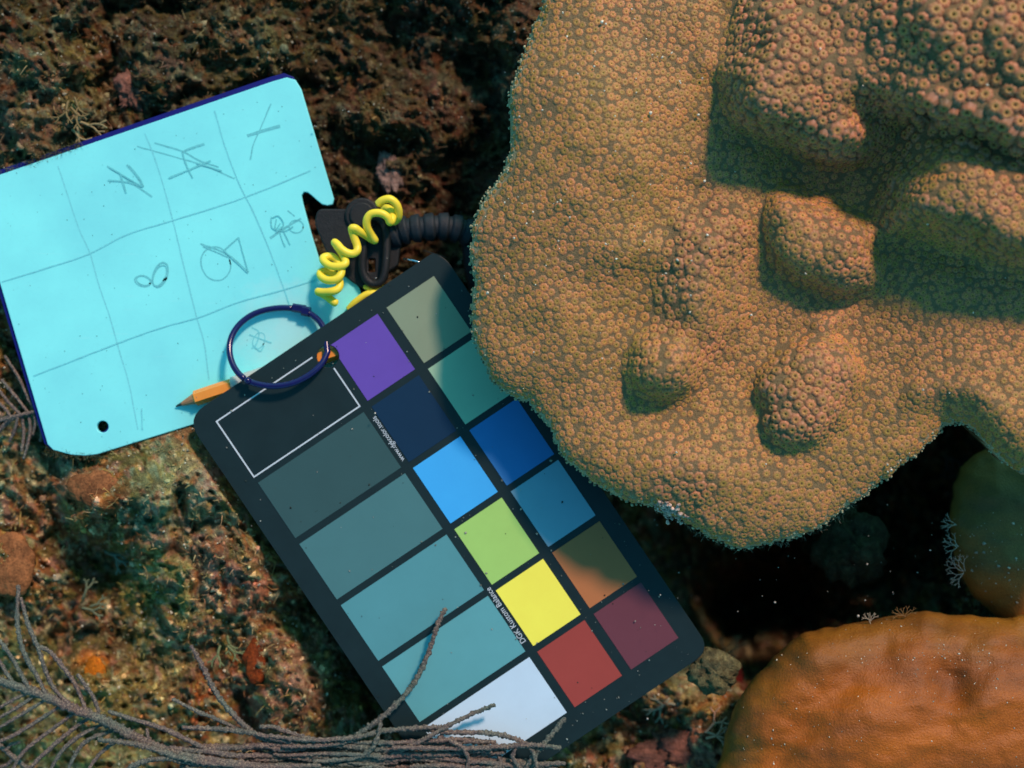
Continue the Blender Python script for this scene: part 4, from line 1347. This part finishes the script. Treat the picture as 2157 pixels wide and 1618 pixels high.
# grit that settled on the card
u, v = rng.uniform(400, 1480, 900), rng.uniform(530, 1600, 900)
ok = (poly_sd(u, v, CARD) > 4) & (poly_sd(u, v, CORAL) < -2)
u, v = u[ok], v[ok]
aa = (u - CO[0]) * CA[0] + (v - CO[1]) * CA[1]; bb = (u - CO[0]) * CB[0] + (v - CO[1]) * CB[1]
gap = (np.abs(aa - 420) < 14) | (np.abs(aa - 278) < 12) | (((bb % 155.8) > 139) & (aa > 0) & (aa < 560)) | (aa > 551) | (bb > 925)
kp = gap | (rng.random(len(u)) < 0.22)
u, v, gap = u[kp], v[kp], gap[kp]
gc = np.where(gap[:, None], np.array([0.30, 0.36, 0.32]), np.where(rng.random(len(u))[:, None] < 0.6, np.array([0.05, 0.07, 0.06]), np.array([0.4, 0.42, 0.38]))) * rng.uniform(0.4, 1.1, (len(u), 1))
scatter_balls("card_grit", Wn(u, v, np.full(len(u), 1.6)), np.clip(rng.gamma(1.4, 0.5, len(u)) + 0.45, 0.45, 2.2), gc, M_tone, cardo, 0.4, 0.6, kind="stuff")

# ------------------------------------------------------------------ binder ring through the card's hole
ring = thing("binder_ring", "dark navy hinged ring threaded through the card's hole over the slate", "ring", (585, 729, 0))
RP = [(690, 742), (676, 768), (648, 792), (610, 809), (565, 813), (522, 802), (496, 778), (484, 745), (487, 712), (505, 683), (536, 661), (577, 650), (620, 650), (655, 662), (681, 690)]
RP3 = [(x, y, (y - 738) * 0.36) for x, y in RP]
full = catmull(RP3 + RP3[:1], 8)[:-1]
PW = Wn(full[:, 0], full[:, 1], full[:, 2])
n = len(PW)
cut = n * 5 // 15
i_clasp = n * 12 // 15
tube("ring_half", PW[cut + 2:i_clasp], 6.6 * K, M_ring, ring, 14)
tube("ring_half", np.vstack([PW[i_clasp:], PW[:cut + 2]]), 6.6 * K, M_ring, ring, 14)
def block(name, c, dirv, l, w, h, mat, parent, rot=0.0, ch=1.5):
    c = np.array(W(*c)); d = np.array(dirv, float); d /= np.linalg.norm(d)
    s = np.cross([0, 0, 1], d); s /= np.linalg.norm(s); t = np.cross(d, s)
    vs_ = []
    for sx in (-1, 1):
        for k, (sy, sz) in enumerate([(-1, -0.5), (-0.6, -1), (0.6, -1), (1, -0.5), (1, 0.5), (0.6, 1), (-0.6, 1), (-1, 0.5)]):
            vs_.append(c + (d * sx * l / 2 + s * sy * w / 2 + t * sz * h / 2) * K)
    f = [[i, (i + 1) % 8, 8 + (i + 1) % 8, 8 + i] for i in range(8)] + [list(range(7, -1, -1)), list(range(8, 16))]
    return link(name, mesh_np(name, np.array(vs_), f, [mat], False), parent)
block("clasp", (630, 650, -30), PW[i_clasp + 2] - PW[i_clasp - 2], 27, 18, 18, M_ring, ring)
block("clasp", (645, 656, -28), PW[i_clasp + 4] - PW[i_clasp], 16, 21, 20, M_ring, ring)
hg = tube("hinge", np.array([np.array(W(full[cut][0], full[cut][1], full[cut][2] - 8)), np.array(W(full[cut][0], full[cut][1], full[cut][2] + 8.5))]), 7.6 * K, M_ring, ring, 12)

# ------------------------------------------------------------------ yellow spiral cord
cordq = lambda L: [(640 + x / 5.992, 380 + y / 5.992, z) for x, y, z in L]
cord = thing("spiral_cord", "bright yellow plastic spiral cord between the slate's notch and the card", "cord", (740, 530, 0))
C1 = cordq([(935, 300, 14), (990, 255, 20), (1080, 235, 24), (1155, 285, 20), (1195, 370, 10), (1190, 470, -6), (1130, 520, -24), (1050, 470, -34), (1010, 400, -36), (1040, 350, -30), (1110, 390, -12),
            (1120, 470, 6), (1090, 530, 16), (1060, 470, 24), (1000, 425, 28), (920, 410, 28), (840, 430, 26), (795, 500, 22), (800, 590, 12), (845, 680, -4), (895, 755, -16), (860, 745, -20),
            (790, 700, -8), (710, 650, 14), (650, 605, 26), (608, 605, 26), (612, 640, 18), (640, 730, 12), (675, 830, 10), (672, 890, 14), (625, 925, 16), (550, 915, 18), (480, 870, 18), (430, 815, 14), (392, 785, 8),
            (400, 800, 0), (440, 860, -4), (495, 940, 2), (525, 1010, 12), (515, 1060, 18), (440, 1085, 20), (340, 1080, 16), (260, 1030, 6), (245, 980, -4), (300, 960, -10), (370, 970, -10), (430, 1020, -6), (470, 1090, 4), (475, 1160, 12),
            (440, 1225, 18), (370, 1260, 18), (280, 1255, 10), (215, 1210, -2), (215, 1160, -12), (280, 1150, -16), (370, 1180, -14), (435, 1240, -6), (455, 1310, 4), (430, 1370, 10), (360, 1400, 12), (260, 1410, 2), (180, 1405, -8),
            (230, 1430, -14), (310, 1480, -14), (370, 1530, -12), (405, 1550, -8)])
C1 = [(x, y, z * 0.8 + 4) for x, y, z in C1]
tube("coil", pathW(C1, 6), 8.4 * K, M_yellow, cord, 12)
tube("coil_tail", pathW([(735, 652, -36), (750, 636, -28), (775, 620, -24), (800, 622, -26), (815, 645, -30)], 8), 8 * K, M_yellow, cord, 12)
tube("coil_tail", pathW([(768, 604, -34), (790, 612, -30), (806, 606, -30), (830, 620, -34)], 8), 5 * K, M_yellow, cord, 12)

# ------------------------------------------------------------------ black clip, hose and rod
clip = thing("gear_clip", "black plastic clip with a slotted strap end behind the yellow spiral cord", "clip", (775, 520, -40))
plate("buckle_body", round_poly([(668, 440), (760, 440), (812, 458), (820, 600), (760, 610), (700, 560), (662, 470)], [12, 30, 20, 30, 30, 20, 12]), -36, 10, M_black, clip,
      holes=[round_poly([(776, 545), (790, 545), (790, 573), (776, 573)], [3, 3, 3, 3], 3)], bevel=3)
zc = -28
plate("round_button", circ(762, 452, 36, 40), zc, 14, M_black, clip, bevel=4)
plate("raised_disc", circ(762, 452, 26, 36), zc + 6, 8, M_black, clip, bevel=3)
tube("strap_loop", pathW([(772, 470, -22), (766, 520, -20), (764, 570, -22), (780, 596, -24), (802, 594, -22), (812, 560, -20), (814, 500, -22), (806, 470, -24), (786, 458, -24), (772, 470, -22)], 6), 9 * K, M_black, clip, 10)
plate("neck_block", round_poly([(812, 470), (836, 462), (846, 500), (838, 560), (815, 575)], [6, 6, 6, 6, 6], 4), -44, 22, M_black, clip, bevel=4)
hose = thing("ribbed_hose", "black ribbed rubber hose running from the clip to under the star coral", "hose", (900, 480, -60))
hp = catmull([(815, 500, -50), (850, 486, -48), (890, 480, -46), (935, 478, -50), (975, 486, -58), (1010, 505, -70), (1050, 540, -90)], 14)
HP = Wn(hp[:, 0], hp[:, 1], hp[:, 2])
tube("hose_core", HP, 24 * K, M_hose, hose, 20)
for k in range(3, len(hp) - 10, 9):
    seg = HP[k - 1:k + 7]
    tube("rib", seg, np.array([24.5, 29, 29.5, 30, 30.5, 31, 31, 25]) * K, M_hose, hose, 20)
tube("hose_core", pathW([(985, 480, -70), (992, 520, -74), (998, 570, -80), (1010, 620, -90)], 8), 20 * K, M_hose, hose, 16)
rod = tube("steel_pin", pathW([(850, 545, -40), (866, 548, -30), (884, 553, -28)], 4), 2.6 * K, M_metal, None, 10, label="short shiny steel pin between the clip and the card's top corner", category="pin")

# pale plastic tag under the sea plume
tagp = plate("plastic_tag", round_poly([(925, 1600), (1000, 1588), (1050, 1600), (1060, 1660), (920, 1670)], [6, 6, 8, 8, 8], 4), -30, 6, M_tag, None, bevel=1.0,
             label="pale blue plastic tag end showing under the sea plume at the bottom edge", category="tag")

# ------------------------------------------------------------------ sea plumes
f4 = lambda L: [(x / 3.852, 1200 + y / 3.852) for x, y in L]
f5 = lambda L: [(400 + x / 3.595, 1250 + y / 3.595) for x, y in L]
f4b = lambda L: [(760 + x / 2.996, 1080 + y / 2.996) for x, y in L]
f3 = lambda L: [(x / 2.996, 850 + y / 2.996) for x, y in L]
def branch(parent, pts, r, z0, z1, tipend=0, knob=0.35, seed=0, name="branch"):
    n = len(pts)
    P = [(x, y, z0 + (z1 - z0) * i / (n - 1) + 4 * math.sin(i * 1.7 + seed)) for i, (x, y) in enumerate(pts)]
    L = sum(math.hypot(P[i + 1][0] - P[i][0], P[i + 1][1] - P[i][1]) for i in range(n - 1))
    c = catmull(P, max(3, int(L / (n - 1) / 3.2)))
    PWp = Wn(c[:, 0], c[:, 1], c[:, 2])
    t = np.linspace(0, 1, len(c))
    rr = 0.82 * r * (0.72 + 0.28 * np.sin(np.pi * np.clip(t * 0.8 + 0.1, 0, 1))) * K
    return tube(name, PWp, rr, M_plume, parent, 9, knob=knob, kseed=seed)
pl1 = thing("sea_plume", "large grey-brown feathery sea plume sweeping in from the bottom left corner", "soft coral", (280, 1550, 60), "sea plumes around the card")
branch(pl1, f4([(-150, 850), (0, 900), (350, 1020), (600, 1130), (850, 1230), (1080, 1350), (1300, 1450), (1600, 1530), (2100, 1600), (2500, 1640)]), 11.5, 20, 34, seed=1, name="stem")
ups = [([(150, 130), (140, 400), (170, 600), (230, 750), (300, 860), (370, 1010)], 6.5), ([(170, 230), (230, 450), (310, 640), (370, 820), (450, 980), (610, 1130)], 6),
       ([(320, 620), (420, 680), (540, 830), (620, 950), (710, 1170)], 6), ([(630, 850), (700, 950), (770, 1060), (810, 1200)], 5.5), ([(-30, 540), (100, 720), (170, 850), (240, 970)], 6),
       ([(-20, 720), (60, 850), (120, 940)], 5.5), ([(880, 1150), (1100, 1220), (1350, 1300), (1600, 1420), (1800, 1500)], 6.5), ([(1400, 1050), (1600, 1150), (1750, 1210), (1950, 1300)], 5.5),
       ([(1190, 1290), (1200, 1350), (1210, 1420)], 4.5)]
dns = [([(250, 990), (100, 1060), (-20, 1130)], 5), ([(380, 1050), (200, 1160), (-20, 1290)], 5), ([(500, 1100), (300, 1230), (100, 1350), (-30, 1400)], 5.5), ([(620, 1150), (430, 1290), (200, 1470), (100, 1620)], 5.5),
       ([(720, 1200), (560, 1320), (330, 1520), (220, 1640)], 6), ([(840, 1250), (680, 1330), (520, 1450), (400, 1640)], 6), ([(940, 1300), (760, 1360), (640, 1450), (540, 1650)], 5.5), ([(300, 1010), (150, 1110), (-20, 1210)], 5),
       ([(1040, 1340), (900, 1420), (780, 1530), (700, 1660)], 5)]
for k, (p, r) in enumerate(ups + dns):
    branch(pl1, f4(p), r * 0.85, 28 if k < len(ups) else 12, 24, seed=10 + k)
pl2 = thing("sea_plume", "tangled sea plume lying across the bottom of the card, one wand reaching over it", "soft coral", (760, 1580, 60), "sea plumes around the card")
b2 = [(f4([(1550, 620), (1640, 780), (1740, 980), (1850, 1130), (2000, 1280), (2150, 1380), (2400, 1440)]), 6.2), (f4([(1480, 1280), (1700, 1290), (1950, 1310), (2150, 1350), (2500, 1440)]), 6),
      (f4([(800, 1380), (1000, 1400), (1200, 1440), (1450, 1520), (1700, 1570), (2150, 1600), (2600, 1590)]), 6.5), (f4([(1000, 1640), (1150, 1560), (1350, 1530), (1500, 1560), (1800, 1600)]), 6.5),
      (f5([(1935, 115), (1870, 250), (1810, 440), (1720, 640), (1600, 800), (1450, 940), (1300, 1050), (1190, 1120), (1000, 1150), (700, 1160)]), 6.5), (f5([(1950, 1010), (1730, 1020), (1450, 1045), (1250, 1090), (900, 1110), (600, 1080)]), 6),
      (f5([(530, 1010), (620, 1010), (740, 1050), (900, 1100), (1100, 1130)]), 6), (f4b([(845, 1213), (700, 1270), (540, 1350), (400, 1430), (250, 1500)]), 5.5),
      (f4b([(150, 1370), (400, 1365), (560, 1385), (800, 1390), (980, 1430), (1080, 1500), (1115, 1640)]), 6), (f4b([(1288, 1298), (1180, 1430), (1090, 1540), (1020, 1640)]), 6.5), (f4b([(125, 1310), (110, 1400), (60, 1500), (-60, 1550), (-300, 1570)]), 6),
      (f4b([(1260, 1485), (1100, 1468), (900, 1475), (600, 1490), (200, 1480)]), 6), (f4b([(910, 1640), (860, 1520), (760, 1450), (600, 1430), (300, 1450), (-50, 1450)]), 6), (f4b([(530, 1340), (520, 1390), (480, 1450)]), 5),
      (f4b([(660, 1640), (680, 1560), (640, 1480), (560, 1440)]), 5.5), (f4b([(980, 1480), (960, 1540), (990, 1600)]), 5)]
for k, (p, r) in enumerate(b2):
    branch(pl2, p, r * 0.92, 30 + 5 * (k % 4), 34 + 6 * (k % 3), seed=40 + k, knob=0.5)
rg = random.Random(5)
for k in range(46):
    x0 = rg.uniform(330, 900); y0 = rg.uniform(1572, 1640)
    L = rg.uniform(160, 400)
    y1 = y0 + rg.uniform(-22, 26)
    pts = [(x0 + L * t, y0 + (y1 - y0) * t + 9 * math.sin(3 * t + k) + rg.uniform(-4, 4)) for t in (0, .2, .4, .6, .8, 1)]
    pts = [(x, max(y, 1556 + 0.02 * abs(x - 800))) for x, y in pts]
    branch(pl2, pts, rg.uniform(4.5, 7.0), rg.uniform(2, 40), rg.uniform(6, 40), seed=80 + k, knob=0.45)
pl3 = thing("sea_plume", "small sea plume with curved side branches poking out left of the slate", "soft coral", (40, 870, -60), "sea plumes around the card")
branch(pl3, f3([(-120, 130), (0, 105), (120, 75), (245, 45)]), 5, -70, -62, seed=130, name="stem")
for k, p in enumerate([[(100, 85), (50, 120), (-10, 185)], [(60, 95), (10, 150), (-30, 220)], [(140, 80), (150, 200), (138, 300)], [(180, 70), (190, 180), (150, 350)], [(215, 60), (225, 120), (205, 200)], [(240, 100), (262, 180), (255, 240)],
                       [(110, 90), (95, 160), (60, 240)], [(70, 85), (20, 20), (-20, -10)], [(130, 70), (60, 0), (-10, -90)], [(180, 60), (110, -30), (10, -150)], [(225, 45), (180, -30), (120, -160), (30, -300)], [(235, 20), (200, -80), (150, -220)]]):
    branch(pl3, f3(p), 4.0, -64, -76, seed=140 + k)
pl4 = thing("sea_plume", "single thin sea plume wand with side twigs in the bottom left corner", "soft coral", (60, 1620, 20), "sea plumes around the card")
branch(pl4, f4([(-60, 1380), (0, 1430), (120, 1530), (260, 1640)]), 6, -10, -4, seed=160, name="stem")
for k, p in enumerate([[(40, 1470), (90, 1420), (160, 1400)], [(110, 1530), (60, 1580), (0, 1600)]]):
    branch(pl4, f4(p), 4.5, -8, -12, seed=165 + k)

# ------------------------------------------------------------------ grains lying on the corals, and drifting particles
u = np.concatenate([rng.uniform(1000, 1500, 110), rng.normal(1900, 22, 26), rng.uniform(1100, 2150, 60)])
v = np.concatenate([rng.uniform(20, 620, 110), rng.normal(990, 20, 26), rng.uniform(0, 1100, 60)])
z, s = zsurf(u, v)
ok = s > 12
u, v, z = u[ok], v[ok], z[ok]
scatter_balls("sand_grain", Wn(u, v, z + 8), np.clip(rng.gamma(1.6, 0.5, len(u)) + 0.7, 0.7, 2.8), np.array([0.85, 0.85, 0.68]) * rng.uniform(0.6, 1.1, (len(u), 1)), M_tone, None, 0.4, 0.8, kind="stuff",
              label="white sand grains scattered on the star coral")
dg = bpy.context.evaluated_depsgraph_get()
def on_obj(o, u, v):
    out = []
    for a, b in zip(u, v):
        org = Vector(W(a, b, 500)); d = (org - Vector((0, 0, H * K))).normalized()
        hit, loc, nrm, _ = o.ray_cast(org, d)
        out.append(tuple(loc) if hit else (0, 0, -1))
    return np.array(out)
u = np.concatenate([rng.uniform(1560, 2157, 200), rng.normal(1990, 70, 80)]); v = np.concatenate([rng.uniform(1300, 1618, 200), rng.normal(1390, 26, 80)])
pt = on_obj(brown, u, v); pt = pt[pt[:, 2] > -0.9]
scatter_balls("sand_grain", pt, np.clip(rng.gamma(1.3, 0.4, len(pt)) + 0.5, 0.5, 2.0), np.array([0.6, 0.58, 0.45]) * rng.uniform(0.4, 1.2, (len(pt), 1)), M_tone, None, 0.4, 0.7, kind="stuff",
              label="fine pale sand dusted on the brown coral dome")
u = rng.uniform(2010, 2157, 60); v = rng.uniform(1080, 1280, 60)
pt = on_obj(olive, u, v); pt = pt[pt[:, 2] > -0.9]
scatter_balls("sand_grain", pt, np.clip(rng.gamma(1.4, 0.7, len(pt)) + 0.6, 0.6, 3.4), np.array([0.6, 0.55, 0.42]) * rng.uniform(0.5, 1.2, (len(pt), 1)), M_tone, None, 0.4, 0.7, kind="stuff",
              label="pale sand specks on the shaded olive coral")

# specks of detritus drifting in the water over the crevice
n_ = 130
u = np.concatenate([rng.uniform(1300, 1980, 60), rng.uniform(50, 1400, 70)])
v = np.concatenate([rng.uniform(1060, 1330, 60), rng.uniform(20, 1600, 70)])
zd = rng.uniform(-70, 60, n_)
ok = (poly_sd(u, v, CORAL) < -6) & (poly_sd(u, v, BROWN) < -4) & (poly_sd(u, v, SLATE) < 0)
scatter_balls("drifting_detritus", Wn(u, v, zd)[ok], np.clip(rng.gamma(1.4, 0.5, ok.sum()) + 0.5, 0.5, 2.6), np.array([0.5, 0.5, 0.44]) * rng.uniform(0.3, 1.2, (ok.sum(), 1)), M_tone, None, 0.4, 0.9, kind="stuff",
              label="pale specks of detritus drifting in the water over the dark crevice")
